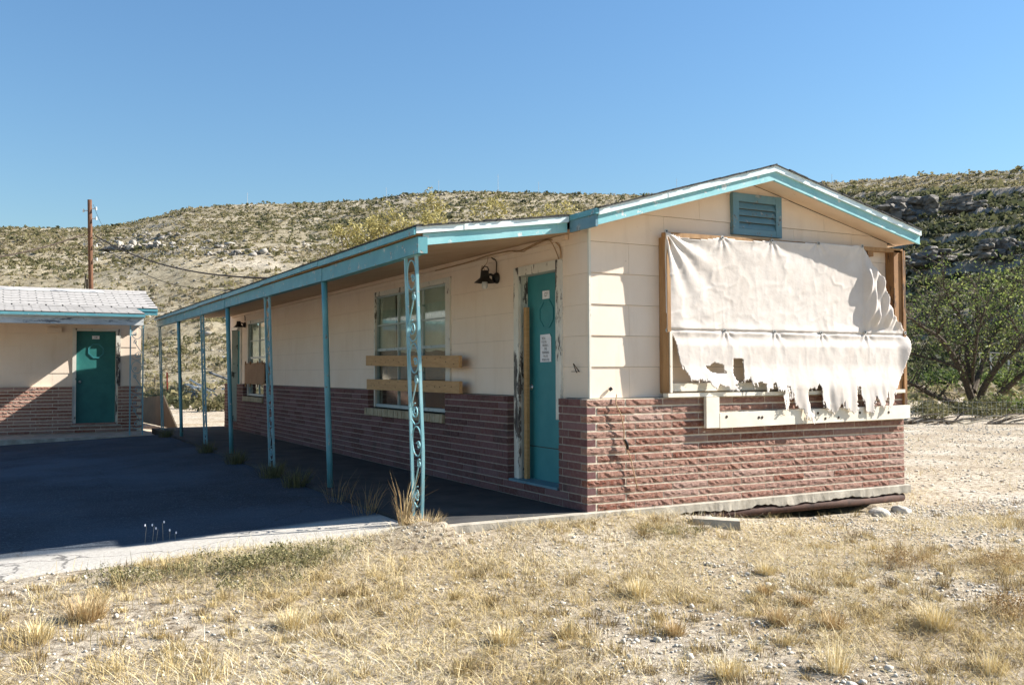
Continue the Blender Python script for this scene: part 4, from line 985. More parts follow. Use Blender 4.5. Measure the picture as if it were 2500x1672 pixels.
dr = MB().box((-2.945, WY+.19, .135), (-2.195, WY+.23, 2.045)).build('door', MAT['door_shaded'], lb)
m = MB(); octagon(m, -2.57, 1.64, .15, .15, WY+.185, 1, .016); m.build('octagonal_moulding', MAT['door'], dr)
MB().box((-2.645, WY+.182, 1.885), (-2.505, WY+.189, 1.955)).build('number_plate', MAT['paper'], dr)
letter_on(dr, '128', .052, (-2.575, WY+.1815, 1.92), RYF, .8)
MB().lathe([(.0, -.055), (.022, -.052), (.028, -.03), (.02, -.012), (.03, 0)], (-2.87, WY+.189, 1.0), 10, 1).build('door_knob', MAT['chrome'], dr, smooth=True)
MB().box((-3.02, WY+.072, .121), (-2.948, WY+.25, 2.10)).build('door_frame', MAT['white_wood'], lb)
MB().box((-2.192, WY+.072, .121), (-2.105, WY+.25, 2.10)).build('door_frame', MAT['white_heavy'], lb)
MB().box((-2.947, WY+.074, 2.05), (-2.193, WY+.25, 2.10)).build('door_frame', MAT['white_wood'], lb)
MB().box((-3.05, WY-.03, .085), (-2.10, WY+.26, .1195)).build('door_sill', MAT['concrete'], lb)
MB().box((X0, WY-1.52, -.25), (X1+.05, WY+4.1, -.042)).build('foundation_slab', MAT['concrete'], lb)
MB().box((-3.50, WY+.0, 2.0), (-3.23, WY+.097, 2.10)).build('junction_box', MAT['siding'], lb)
BX = -1.842; BY = 13.1
MB().box((X0, BY, 2.118), (BX, BY+.09, 2.272)).build('porch_beam', MAT['beam_white'], lb)
MB().box((X0, BY-.085, 2.276), (BX+.02, BY-.06, 2.325)).build('drip_edge', MAT['teal_metal'], lb)
MB().box((X0, BY-.060, 2.262), (BX+.012, BY-.004, 2.276)).build('drip_fold', MAT['drip'], lb)
E0, E1, E2, E3 = (BY-.08, 2.333), (14.40, 2.528), (16.40, 3.040), (18.5, 2.52)
dk = MB().prism([(E0[0], E0[1]-.03), (E1[0], E1[1]-.03), (E1[0], E1[1]), (E0[0], E0[1])], 0, X0, BX+.015).build('roof_deck', MAT['roofing'], lb)
MB().prism([(E1[0], E1[1]-.03), (E2[0], E2[1]-.03), (E2[0], E2[1]), (E1[0], E1[1])], 0, X0, -1.40).build('roof_deck', MAT['roofing'], lb)
MB().prism([(E2[0]+.002, E2[1]-.03), (E3[0], E3[1]-.03), (E3[0], E3[1]), (E2[0]+.002, E2[1])], 0, X0, -1.40).build('roof_deck', MAT['shingle_pale'], lb)
MB().prism([(BY+.10, 2.255), (WY+.09, 2.42), (WY+.09, 2.44), (BY+.10, 2.275)], 0, X0, BX-.02).build('porch_ceiling', MAT['soffit'], lb)
MB().box((BX+.018, 14.385, 2.395), (-1.405, 14.410, 2.490)).build('eave_fascia', MAT['teal'], lb)
MB().box((BX+.018, 14.372, 2.472), (-1.40, 14.384, 2.522)).build('drip_edge', MAT['teal_metal'], lb)
MB().prism([(14.41, 2.39), (16.4, 2.90), (16.4, 3.0), (14.41, 2.49)], 0, -1.425, -1.404).build('rake_fascia', MAT['teal'], lb)
MB().prism([(16.41, 2.90), (18.48, 2.39), (18.48, 2.49), (16.41, 3.0)], 0, -1.425, -1.404).build('rake_fascia', MAT['teal'], lb)
MB().prism([(14.42, 2.40), (16.4, 2.91), (18.47, 2.40), (18.47, 2.415), (16.4, 2.925), (14.42, 2.415)], 0, X1-.02, -1.426).build('soffit', MAT['soffit_lite'], lb)
ornate(lb, (-1.96, 13.15, -.04), (-1.96, 13.15, 2.118), 'x', w=.235)
# shingles: strips of three tabs with open key slots
def strip(): 
    m = MB(); w = .9144; m.box((.002, .10, 0), (w-.002, .20, .006))
    for k in range(3): m.box((k*w/3+.014, -.040, 0.0), ((k+1)*w/3-.014, .0995, .0075))
    me = m.mesh('shingle'); me.materials.append(MAT['shingle_pale']); return me
sm_ = strip()
def shingle_slope(p, q, xr, n_off, rows0):
    d = Vector((0, q[0]-p[0], q[1]-p[1])); Ls = d.length; d.normalize(); ang = math.atan2(d.z, d.y); ex = .145; r = 0; s = .04
    while s < Ls-.05:
        xx = xr-(r % 2)*.152-.9144
        first = True
        while xx > -7.2:
            o = link('shingle', sm_, parent=lb, loc=(xx, p[0]+d.y*s, p[1]+d.z*s+.006+.003*(r % 2))); o.rotation_euler = (ang-.02+random.uniform(-.004, .004), random.uniform(-.003, .003), random.uniform(-.004, .004)); xx -= .9144
        s += ex; r += 1
shingle_slope(E0, E1, BX+.02, 0, 0); shingle_slope((E1[0]-.02, E1[1]+.002), E2, -1.39, 0, 10)
m = MB()
for i in range(20): m.prism([(16.24, 3.012), (16.40, 3.058), (16.56, 3.012), (16.40, 3.066)], 0, -1.385-(i+1)*.3+.004, -1.385-i*.3)
m.build('ridge_cap', MAT['shingle_pale'], lb)
MB().prism([(16.02, 2.965), (16.14, 2.995), (16.14, 3.004), (16.02, 2.974)], 0, -6.0, -2.3).build('loose_strip', MAT['beam_white'], lb)
MB().box((X0, E0[0]+.02, E0[1]+.0), (BX+.02, E0[0]+.1, E0[1]+.004)).build('starter_strip', MAT['shingle_pale'], lb)

# ------------------------------------------------------------------ utility pole and lines
pb = at(226, 908, 55); pb[2] = -.3; ptop = at(219, 488, 55)
up = thing('utility_pole', 'brown wooden utility pole rising behind the left wing', 'pole', tuple(pb))
hz = ptop[2]-pb[2]; dx, dy = ptop[0]-pb[0], ptop[1]-pb[1]
MB().tube([(dx*t, dy*t, hz*t) for t in np.linspace(0, 1, 8)], [.155-.035*t for t in np.linspace(0, 1, 8)], 14).build('shaft', MAT['pole'], up, smooth=True)
R3 = Vector((RH[0], RH[1], 0)); F3 = Vector((FH[0], FH[1], 0)); T3 = Vector((dx, dy, hz))
MB().tube([-R3*.20-F3*.05, -R3*.20-F3*.05+T3*.60], .05, 8).build('conduit', MAT['dark_cable'], up)
MB().tube([-R3*.46, -R3*.40+T3*.5, -R3*.3+T3*.62], .03, 6).build('drop_cable', MAT['dark_cable'], up)
MB().box((-.13, -.1, 0), (.13, .1, .55)).build('meter_box', MAT['debris_w'], up, loc=tuple(-R3*.40-F3*.08+Vector((0, 0, hz*.375))))
def insul(t, s, big=1):
    c = T3*t+R3*s*.15; MB().tube([c, c+R3*s*.22], .025, 6).build('bracket', MAT['wire'], up); MB().tube([c+R3*s*.22+Vector((0, 0, -.08)), c+R3*s*.22+Vector((0, 0, .10))], [.055*big, .035*big], 8).build('insulator', MAT['debris_w'], up)
for t, s in ((.945, -1), (.955, 1), (.905, 1), (.775, -1), (.77, 1), (.70, 1)): insul(t, s)
def span(a, b, sag, r, name, label, mat='dark_cable'):
    a = Vector(a); b = Vector(b); pts = [a.lerp(b, k/24)-Vector((0, 0, sag*4*(k/24)*(1-k/24))) for k in range(25)]
    tag(MB().tube(pts, r, 5).build(name, MAT[mat]), label, 'cable')
wa = at(232, 575, 55)
span(wa, at(760, 678, 30), .75, .035, 'service_cable', 'thick twisted cable running from the pole towards the long building')
span(at(206, 572, 55), at(-160, 650, 40), .25, .035, 'service_cable', 'thick cable running from the pole out of the picture to the left')
span(at(228, 500, 55), at(262, 565, 90), .3, .012, 'guy_wire', 'thin wire running back from the top of the pole')
span(wa, at(690, 690, 30), 1.3, .014, 'phone_wire', 'thin wire hanging below the thick pole cable')

# ------------------------------------------------------------------ trees
def tree(name, label, base, limbs, leaf, bark, seed, lsize, nleaf, spread, group=None, twigs=6, tint0=0., zmin=.9):
    t = thing(name, label, 'tree', tuple(base), group=group); g = random.Random(seed); gn = np.random.default_rng(seed)
    m = MB(); tips = []; B = Vector(base)
    for (pts, r0, r1) in limbs:
        P = [Vector(p)-B for p in pts]; sm = []
        for i in range(len(P)-1):
            p0 = P[max(i-1, 0)]; p1 = P[i]; p2 = P[i+1]; p3 = P[min(i+2, len(P)-1)]
            for k in range(4):
                u = k/4; sm.append(.5*((2*p1)+(-p0+p2)*u+(2*p0-5*p1+4*p2-p3)*u*u+(-p0+3*p1-3*p2+p3)*u**3))
        sm.append(P[-1]); n = len(sm); rs = [r0+(r1-r0)*(i/(n-1)) for i in range(n)]; m.tube(sm, rs, 7)
        for i in range(int(n*.3), n):
            for _ in range(2 if i < n-1 else 4):
                a = sm[i]; dv = (sm[min(i+1, n-1)]-sm[max(i-1, 0)]).normalized()
                dirv = (dv*.5+Vector((g.gauss(0, .8), g.gauss(0, .8), g.gauss(.35, .5)))).normalized(); ln = g.uniform(.5, 1.25)*spread
                mid = a+dirv*ln*.5+Vector((0, 0, g.uniform(-.05, .15)))*ln; end = a+dirv*ln+Vector((0, 0, g.uniform(-.1, .2)))*ln
                if end.z < zmin: continue
                m.tube([a, mid, end], [max(rs[i]*.45, .012), .011, .006], 4, False); tips += [(mid, .7), (end, 1.), (mid.lerp(end, .5), .9)]
                for _k in range(2):
                    e2 = mid+Vector((g.gauss(0, .5), g.gauss(0, .5), g.gauss(.15, .4)))*ln*.8; m.tube([mid, e2], [.008, .004], 3, False); tips.append((e2, 1.))
    m.build('trunk', bark, t, fix=False)
    c = np.array([tuple(p[0]) for p in tips]); k = gn.integers(0, len(c), nleaf)
    ctint = gn.uniform(0, 1, len(c))
    P = c[k]+gn.normal(0, .22*spread, (nleaf, 3))*np.array([1, 1, .8])
    a = gn.normal(size=(nleaf, 3)); a /= np.linalg.norm(a, axis=1, keepdims=True); b = np.cross(a, gn.normal(size=(nleaf, 3))); b /= np.linalg.norm(b, axis=1, keepdims=True)
    s = lsize*gn.uniform(.6, 1.5, (nleaf, 1)); V = np.stack([P-a*s, P+b*s*.45, P+a*s, P-b*s*.45], 1).reshape(-1, 3)
    tn = np.clip(tint0+.55*ctint[k]+.45*gn.uniform(0, 1, nleaf), 0, 1)
    link('crown', npmesh('crown', V, np.arange(len(V)).reshape(-1, 4), leaf, np.repeat(tn, 4)), parent=t)
    return t
D = 31.
def A(px, py, dd=0.): return tuple(at(px, py, D+dd))
tb = np.array(A(2385, 985)); tb[2] = -.25
B0 = tuple(tb)
LM = [([B0, A(2368, 960), A(2345, 900, -.4), A(2300, 830, -.8), A(2255, 800, -1.), A(2222, 775, -1.3)], .16, .03),
      ([A(2368, 955), A(2350, 890, .3), A(2305, 840, .5), A(2285, 790, .4), A(2292, 735, .2)], .10, .02),
      ([A(2370, 950), A(2362, 870, .2), A(2362, 805, .5), A(2325, 745, .6), A(2302, 690, .4)], .13, .025),
      ([A(2375, 955), A(2395, 900, .6), A(2420, 830, 1.0), A(2450, 780, 1.2), A(2465, 720, 1.)], .12, .02),
      ([B0, A(2400, 950, -.3), A(2440, 890, -.8), A(2475, 860, -1.), A(2530, 800, -1.2)], .14, .03),
      ([B0, A(2330, 985, -.5), A(2280, 965, -1.1), A(2235, 940, -1.6), A(2205, 930, -1.9)], .13, .05),
      ([A(2410, 1000), A(2440, 965, -.7), A(2490, 920, -1.2), A(2560, 860, -1.5)], .15, .04),
      ([A(2350, 900, -.4), A(2290, 880, .2), A(2245, 870, .7), A(2200, 850, 1.)], .07, .02),
      ([A(2362, 805, .5), A(2385, 770, .8), A(2385, 700, 1.1)], .06, .02),
      ([A(2372, 940), A(2380, 860, -.8), A(2390, 800, -1.2), A(2410, 740, -1.5)], .08, .02)]
tree('mesquite_tree', 'green many-stemmed mesquite tree beyond the wire fence', B0, LM, MAT['mesquite'], MAT['bark'], 11, .048, 4600, 1.05)
D = 33.
tb = np.array(A(2590, 980)); tb[2] = -.25; B0 = tuple(tb)
LM = [([B0, A(2570, 880), A(2540, 780, -.5), A(2500, 690, -.8)], .16, .03), ([B0, A(2600, 860, .5), A(2590, 760, .8), A(2560, 660, 1.)], .16, .03), ([B0, A(2540, 900, -1), A(2490, 820, -1.4), A(2460, 760, -1.6)], .12, .02), ([B0, A(2640, 880, .5), A(2680, 780, .8), A(2690, 680, 1.)], .14, .03)]
tree('mesquite_tree', 'mesquite tree cut off by the right edge of the picture', B0, LM, MAT['mesquite'], MAT['bark'], 12, .048, 4400, 1.2)
def simple_tree(px, py_top, depth, halfw, name, label, leaf, bark, seed, nleaf, lsize, tint0=0., stems=5, zmin=.9):
    b = at(px, 908, depth); b[2] = -.3; top = at(px, py_top, depth)[2]; g = random.Random(seed); H = top+.3; L = []
    for k in range(stems):
        a = 2*PI*k/stems+g.uniform(-.4, .4); rr = halfw*g.uniform(.35, .85); L.append(([tuple(b), (b[0]+math.cos(a)*rr*.25, b[1]+math.sin(a)*rr*.25, H*.3), (b[0]+math.cos(a)*rr*.7, b[1]+math.sin(a)*rr*.7, H*.62), (b[0]+math.cos(a)*rr, b[1]+math.sin(a)*rr, H*g.uniform(.75, .93))], .03*H*.55, .02))
    return tree(name, label, b, L, leaf, bark, seed, lsize, nleaf, max(.7, halfw*.32), tint0=tint0, zmin=zmin)
simple_tree(905, 520, 42, 2.2, 'yellow_tree', 'sparse yellow-leaved tree behind the porch roof corner', MAT['yellow_leaf'], MAT['bark_pale'], 21, 9000, .07)
simple_tree(1120, 482, 45, 2.6, 'yellow_tree', 'tall wispy yellow-green tree behind the middle of the porch roof', MAT['yellow_leaf'], MAT['bark_pale'], 22, 9000, .07)
simple_tree(1335, 500, 44, 2.1, 'yellow_tree', 'small yellow-leaved tree behind the step in the roofline', MAT['yellow_leaf'], MAT['bark_pale'], 23, 7000, .07)

# ------------------------------------------------------------------ bushes and weeds (individuals)
def bush(name, px, py, z, r, label, mat, seed, nq=900, ls=.10, flat=.8, tint=(.2, .8), cat='bush', group=None, loc=None):
    c = on_z(px, py, z) if loc is None else np.array(loc, float); c[2] = z
    g = np.random.default_rng(seed); k = 9
    sub_ = g.normal(0, r*.42, (k, 3))*np.array([1, 1, .5]); sub_[:, 2] = np.abs(sub_[:, 2])
    V, F = clump_quads(sub_, np.full(k, r*.62), nq//k, ls, flat, seed); V[:, 2] = np.maximum(V[:, 2], 0)
    tn = np.repeat(g.uniform(tint[0], tint[1], k), (nq//k)*4)+np.repeat(g.uniform(-.2, .2, (nq//k)*k), 4)
    return tag(link(name, npmesh(name, V, F, mat, np.clip(tn, 0, 1)), loc=tuple(c)), label, cat, group)
BG = 'bushes beyond the end of the porch'
bush('desert_bush', 430, 985, -.15, 1.1, 'olive bush beside the red post beyond the left wing', MAT['shrub'], 31, 1400, .10, .7, (.55, .9), group=BG)
bush('desert_bush', 520, 1005, -.15, .75, 'dark green bush just beyond the end of the porch slab', MAT['shrub'], 32, 1200, .10, .7, (.3, .7), group=BG)
bush('desert_bush', 372, 962, -.15, 1.3, 'yellow-green bush behind the leaning plywood', MAT['shrub'], 33, 1400, .09, .65, (.7, 1), group=BG)
bush('desert_bush', 470, 958, -.15, 1.2, 'pale yellow bush behind the scrap pile', MAT['shrub'], 34, 1400, .09, .65, (.7, 1), group=BG)
bush('desert_bush', 340, 1010, -.15, .55, 'dark bush between the left wing and the leaning plywood', MAT['shrub'], 35, 900, .11, .8, (.0, .4), group=BG)
BR = 'bushes around the mesquite'
bush('desert_bush', 2265, 975, -.15, 1.1, 'yellow-green bush left of the mesquite trunk', MAT['shrub'], 41, 1600, .09, .55, (.6, .95), group=BR)
bush('desert_bush', 2480, 1010, -.15, .85, 'leafy green bush at the right end of the wire fence', MAT['mesquite'], 42, 1500, .09, .8, (.3, .8), group=BR)
bush('desert_bush', 2405, 1022, -.15, .55, 'grey-green low bush growing in the wire fence', MAT['weed'], 43, 1100, .10, .7, (.2, .7), group=BR)
bush('desert_bush', 2330, 950, -.15, 2.2, 'large dark green thicket behind the mesquite stems', MAT['mesquite'], 44, 3200, .07, .75, (.0, .5), group=BR)
bush('desert_bush', 2450, 955, -.15, 2.0, 'green thicket behind the white shelter posts', MAT['mesquite'], 45, 3000, .07, .7, (.2, .7), group=BR)
bush('desert_bush', 2375, 1012, -.15, .95, 'dark low scrub around the foot of the mesquite stems', MAT['weed'], 46, 1900, .08, .55, (.0, .45), group=BR)
bush('desert_bush', 2285, 1022, -.15, .75, 'dark low scrub at the left end of the wire fence', MAT['weed'], 47, 1500, .08, .5, (.0, .5), group=BR)
# mid-ground scrub on the flat behind the buildings
g = np.random.default_rng(55); n = 900
p = g.uniform(-300, 2900, n); d = g.uniform(34, 85, n); x, y = hill_xy(p, d); r = g.uniform(.25, .75, n)
keep = ~((x > -3) & (x < 5) & (y < 16))
x, y, r = x[keep], y[keep], r[keep]; cen = np.stack([x, y, gz(x, y)+r*.1], -1)
V, F = clump_quads(cen, r, 30, .26, .8, 56)
tag(link('flat_scrub', npmesh('flat_scrub', V, F, MAT['shrub'], np.repeat(np.clip(g.uniform(.2, 1.05, len(x)), 0, 1), 120))), 'low yellow and olive scrub on the flat below the hill', 'scrub', None, 'stuff')

# ------------------------------------------------------------------ far bits: scrap, plywood, posts, fences, shelter
sp = thing('scrap_pile', 'heap of dark scrap and white broken boards beyond the porch end', 'scrap pile', tuple(on_z(515, 980, -.15)))
g = random.Random(8)
for k in range(34):
    L = g.uniform(.3, 1.3); a = g.uniform(0, PI); tl = g.uniform(-.5, .5); cpt = Vector((g.gauss(0, .9), g.gauss(0, .4), g.uniform(.05, .75))); dv = Vector((math.cos(a)*math.cos(tl), math.sin(a)*math.cos(tl), math.sin(tl)))
    MB().tube([cpt-dv*L/2, cpt+dv*L/2], g.uniform(.025, .07), 4).build('scrap_board', MAT['debris_w'] if g.random() < .5 else MAT['debris'], sp)
MB().box((-1.4, -.3, .0), (-.5, .3, .42)).build('scrap_sheet', MAT['debris'], sp); MB().box((-.8, -.5, 0), (1.2, .6, .35)).build('scrap_heap', MAT['debris'], sp)
MB().tube([(-.1, 0, 1.35), (1.1, .1, .9)], .06, 5).build('scrap_pipe', MAT['debris'], sp); MB().tube([(.7, 0, 1.35), (1.7, .1, 1.0)], .07, 4).build('scrap_beam', MAT['timber'], sp)
c = on_z(346, 1030, -.12); e = on_z(436, 1050, -.12)
ly = thing('plywood_sheet', 'shade-darkened plywood sheet leaning at the corner of the left wing', 'plywood', tuple(c))
R2 = Vector((RH[0], RH[1], 0)); wv = Vector(tuple(e-c)); 
v = [Vector((0, 0, .0)), wv*.98, wv*.60+Vector((.06, .25, .74)), -wv*.05+Vector((.06, .25, .62))]
th = Vector((0, .025, .01)); MB().add(v+[q+th for q in v], [(0, 1, 2, 3), (7, 6, 5, 4), (0, 4, 5, 1), (1, 5, 6, 2), (2, 6, 7, 3), (3, 7, 4, 0)]).build('sheet', MAT['ply_shaded'], ly)
MB().tube([v[1], v[2]], .022, 4).build('edge_batten', MAT['ply_shaded'], ly)
rp = on_z(409, 985, -.15); tag(MB().tube([(0, 0, -.1), (-.03, 0, 1.35)], .035, 6).build('fence_post', MAT['red'], loc=tuple(rp)), 'thin red steel fence post beyond the left wing', 'fence post')
def fence(name, pts, h, label, nh=5, nv=14, post=True, r=.006):
    t = thing(name, label, 'fence', tuple(pts[0])); P = [Vector(tuple(q))-Vector(tuple(pts[0])) for q in pts]
    for i in range(len(P)-1):
        a, b = P[i], P[i+1]
        if post:
            MB().tube([a-Vector((0, 0, .1)), a+Vector((0, 0, h+.15))], .03, 6).build('post', MAT['bark'], t)
        for k in range(nh):
            z = Vector((0, 0, h*(k+.3)/(nh-.7))); MB().tube([a+z, a.lerp(b, .5)+z-Vector((0, 0, .03)), b+z], r, 4).build('wire', MAT['wire'], t)
        if nv:
            m = MB()
            for k in range(1, nv): q = a.lerp(b, k/nv); m.tube([q, q+Vector((0, 0, h))], r*.8, 3)
            m.build('stay_wires', MAT['wire'], t)
    return t
fence('wire_fence', [on_z(2180, 1042, -.15), on_z(2330, 1047, -.15), on_z(2470, 1052, -.15), on_z(2640, 1060, -.15)], .64, 'low square-mesh wire fence before the mesquite tree', 5, 12, False, .0032)
fence('wire_fence', [on_z(250, 968, -.15), on_z(378, 968, -.15), on_z(444, 970, -.15), on_z(640, 972, -.15)], .9, 'strand wire fence beyond the end of the porch', 3, 0, True, .012)
sh = thing('shelter', 'small open shelter with white posts behind the mesquite tree', 'shelter', tuple(on_z(2442, 948, -.15)), YAW)
for q in (-.65, .65): MB().box((q-.045, -.045, -.1), (q+.045, .045, 2.55)).build('post', MAT['debris_w'], sh)
for q in (-.65, .65): MB().box((q-.045, 1.5, -.1), (q+.045, 1.59, 2.55)).build('post', MAT['debris_w'], sh)
MB().box((-1.0, -.3, 2.552), (1.0, 1.9, 2.61)).build('roof', MAT['debris_w'], sh); MB().tube([(-.65, 0, 2.1), (-.2, 0, 2.5)], .03, 4).build('brace', MAT['debris_w'], sh)
# dead wood by the fence
dw = thing('dead_branches', 'heap of dead branches and sticks at the foot of the wire fence', 'branches', tuple(on_z(2330, 1040, -.17)), YAW)
g = random.Random(18)
for k in range(26):
    a = Vector((g.uniform(-1.7, 1.9), g.uniform(-.3, .5), g.uniform(0, .12))); an = g.gauss(0, .5); L = g.uniform(.4, 1.6); b = a+Vector((math.cos(an)*L, math.sin(an)*L*.5, g.uniform(-.1, .28))); b.z = max(b.z, .01)
    MB().tube([a, a.lerp(b, .5)+Vector((0, 0, g.uniform(-.02, .08))), b], [g.uniform(.015, .045), .02, .008], 5).build('stick', MAT['bark'] if g.random() < .6 else MAT['bark_pale'], dw)

# ------------------------------------------------------------------ grass, weeds, gravel
def grass_cover(name, n, seed, region, dens, hfun, mat, label, lean=(0., 1.35), wid=(.0012, .0026), tintf=None):
    g = np.random.default_rng(seed); x = g.uniform(region[0], region[1], n); y = g.uniform(region[2], region[3], n)
    inpave = (x < -1.5) & (x > -5.4) & (y > .22+.10*(fbm(x*2.2, y*0, 88)-.5)+np.where(x > -2.0, .12*(x+2.0), 0))
    inslab = (x > -1.5) & (x < 3.97) & (y > -.04)
    k = (g.uniform(0, 1, n) < dens(x, y)) & ~inpave & ~inslab; x, y = x[k], y[k]; n = len(x)
    b = np.stack([x, y, gz(x, y)-.004], -1); h = hfun(x, y, g)
    V, F = blades(b, h, g.uniform(0, 2*PI, n), g.uniform(lean[0], lean[1], n), g.uniform(wid[0], wid[1], n), g.uniform(0, .6, n), seed)
    tn = np.clip((.25+.75*fbm(x*.9, y*.9, 120, 3))*g.uniform(.30, 1.45, n), 0, 1) if tintf is None else tintf(x, y, g)
    return tag(link(name, npmesh(name, V, F, mat, np.repeat(tn, 5))), label, 'grass', None, 'stuff')
def patch(x, y): return fbm(x*.8+3, y*.8, 140, 4)
grass_cover('matted_grass', 260000, 61, (-7.5, 5.5, -4.6, .9), lambda x, y: np.clip(.16+4.2*(patch(x, y)-.44)+.25*sst(-.5, -3, x), .03, 1), lambda x, y, g: g.uniform(.04, .17, len(x)), MAT['grass'], 'matted dry straw grass covering the foreground', (.75, 1.52), (.0009, .0021))
grass_cover('upright_grass', 22000, 62, (-7.5, 6.0, -4.6, .8), lambda x, y: np.clip(3.2*(fbm(x*1.5, y*1.5, 150, 3)-.47), 0, 1), lambda x, y, g: g.uniform(.03, .11, len(x)), MAT['grass'], 'short upright dry grass in loose patches over the foreground', (0, .6))
grass_cover('side_grass', 26000, 63, (3.6, 14, -6, 9), lambda x, y: np.clip(2.6*(fbm(x*.9, y*.9, 151, 3)-.47)-.30*sst(1.5, 5, y), 0, 1), lambda x, y, g: g.uniform(.04, .16, len(x)), MAT['grass'], 'thin dry grass on the bare yard right of the building', (.1, 1.2), (.002, .004))
grass_cover('far_grass', 30000, 64, (-6, 14, 15.2, 46), lambda x, y: np.clip(.25+2.0*(fbm(x*.4, y*.4, 152, 3)-.4), 0, 1)*np.where((x < -1.3) & (y < 19), 0, 1), lambda x, y, g: g.uniform(.12, .45, len(x)), MAT['grass'], 'tall dry grass in the open ground beyond the porch end', (0, .7), (.006, .014))
# loose clumps of standing dry grass
g = np.random.default_rng(66); nc = 2600; cx_ = g.uniform(-7, 7, nc); cy_ = g.uniform(-4.5, .1, nc)
k = (g.uniform(0, 1, nc) < np.clip(.10+4.5*(fbm(cx_*.8+11, cy_*.8, 160, 3)-.46), .03, 1)) & ~((cx_ > -1.5) & (cx_ < 4) & (cy_ > -.12)); cx_, cy_ = cx_[k], cy_[k]; nc = len(cx_); nbp = 70
rr = g.uniform(.025, .085, nc); hh = g.uniform(.03, .10, nc); a = g.uniform(0, 2*PI, (nc, nbp)); q = rr[:, None]*g.uniform(0, 1, (nc, nbp))**.7
bx_ = (cx_[:, None]+q*np.cos(a)).ravel(); by_ = (cy_[:, None]+q*np.sin(a)).ravel(); n = nc*nbp
V, F = blades(np.stack([bx_, by_, gz(bx_, by_)-.006], -1), (hh[:, None]*g.uniform(.4, 1.15, (nc, nbp))).ravel(), (a+g.normal(0, .6, (nc, nbp))).ravel(), np.abs(g.normal(0, .5, n)), g.uniform(.0009, .0022, n), g.uniform(0, .8, n), 67)
tn = np.clip(np.repeat(g.uniform(.0, .55, nc), nbp)+g.normal(0, .16, n), 0, 1)
tag(link('grass_clumps', npmesh('grass_clumps', V, F, MAT['grass'], np.repeat(tn, 5))), 'many small golden clumps of dry grass over the foreground', 'grass', None, 'stuff')
# gravel
g = np.random.default_rng(71); n = 36000; x = g.uniform(-7, 6, n); y = g.uniform(-4.6, .2, n)
k = (g.uniform(0, 1, n) < np.clip(1.05-2.6*(patch(x, y)-.30), .06, 1)*(.25+.75*sst(-5, 0, x-.5*y-2))) & ~((x > -1.5) & (x < 3.97) & (y > -.05))
x, y = x[k], y[k]; s = g.uniform(.004, .013, len(x))*np.where(g.uniform(0, 1, len(x)) < .04, 2., 1)
V, F = stones(np.stack([x, y, gz(x, y)+s*.35], -1), s, (.5, .9), 72)
tag(link('gravel', npmesh('gravel', V, F, MAT['rock'])), 'pale limestone gravel strewn over the foreground soil', 'gravel', None, 'stuff')
g = np.random.default_rng(73); n = 5000; x = g.uniform(3.9, 16, n); y = g.uniform(-4, 12, n); s = g.uniform(.006, .026, n)
V, F = stones(np.stack([x, y, gz(x, y)+s*.3], -1), s, (.4, .8), 74)
tag(link('yard_gravel', npmesh('yard_gravel', V, F, MAT['rock'])), 'loose stones on the bare yard right of the building', 'gravel', None, 'stuff')
# individual tufts and weeds
def tuft(name, x, y, r, h, n, label, mat, seed, cat='grass tuft', group=None, lean=.75, w=(.0012, .0026), tl=(.2, .9), z=None):
    g = np.random.default_rng(seed); a = g.uniform(0, 2*PI, n); rr = r*g.uniform(0, 1, n)**.7*.55
    b = np.stack([rr*np.cos(a), rr*np.sin(a), np.full(n, -.01)], -1)
    V, F = blades(b, h*g.uniform(.45, 1.1, n), a+g.normal(0, .5, n), np.abs(g.normal(0, lean*.6, n))+.25*rr/max(r, .01), g.uniform(w[0], w[1], n), g.uniform(0, .7, n), seed)
    return tag(link(name, npmesh(name, V, F, mat, np.repeat(np.clip(g.uniform(tl[0], tl[1], n), 0, 1), 5)), loc=(x, y, float(gz(x, y)) if z is None else z)), label, cat, group)
def gp(px, py, z=-.22):
    q = on_z(px, py, z)
    for _ in range(4): q = on_z(px, py, float(gz(q[0], q[1])))
    return float(q[0]), float(q[1])
TG = 'dry grass tufts in the foreground'
TUF = [(212, 1510, .17, .17, 420, 'round golden grass tuft in the left foreground below the pavement'), (90, 1560, .13, .13, 250, 'pale grass tuft at the left edge of the foreground'), (715, 1530, .15, .14, 280, 'spreading golden tuft in the foreground left of centre'), (1230, 1570, .13, .12, 260, 'golden tuft at the bottom centre of the foreground'), (1560, 1455, .12, .15, 260, 'upright golden tuft in the middle foreground'), (1645, 1548, .10, .12, 240, 'small round tuft below the middle golden one'), (1870, 1400, .11, .12, 240, 'pale tuft in the ground below the plank'), (1900, 1520, .12, .13, 260, 'twin golden tuft, left of a close pair in the right foreground'), (2030, 1530, .12, .13, 260, 'twin golden tuft, right of a close pair in the right foreground'), (2285, 1530, .17, .18, 360, 'large shaggy tuft in the right foreground'), (1780, 1650, .12, .13, 240, 'tuft cut by the bottom edge right of centre'), (2420, 1640, .13, .14, 240, 'tuft near the bottom right corner'), (2040, 1640, .11, .20, 160, 'thin tall pale tuft at the bottom edge'), (1960, 1475, .09, .10, 200, 'small dark-based tuft above the twin pair'), (1865, 1450, .08, .10, 180, 'very small tuft above the left twin')]
for i, (px, py, r, h, n, lb_) in enumerate(TUF):
    x, y = gp(px, py); tuft('grass_tuft', x, y, r, h, n, lb_, MAT['brown_grass'] if i in (0, 5, 7, 8, 13, 14) else MAT['grass'], 300+i, group=TG, tl=(.3, .95))
WG = 'grey-green weeds beside the pavement'
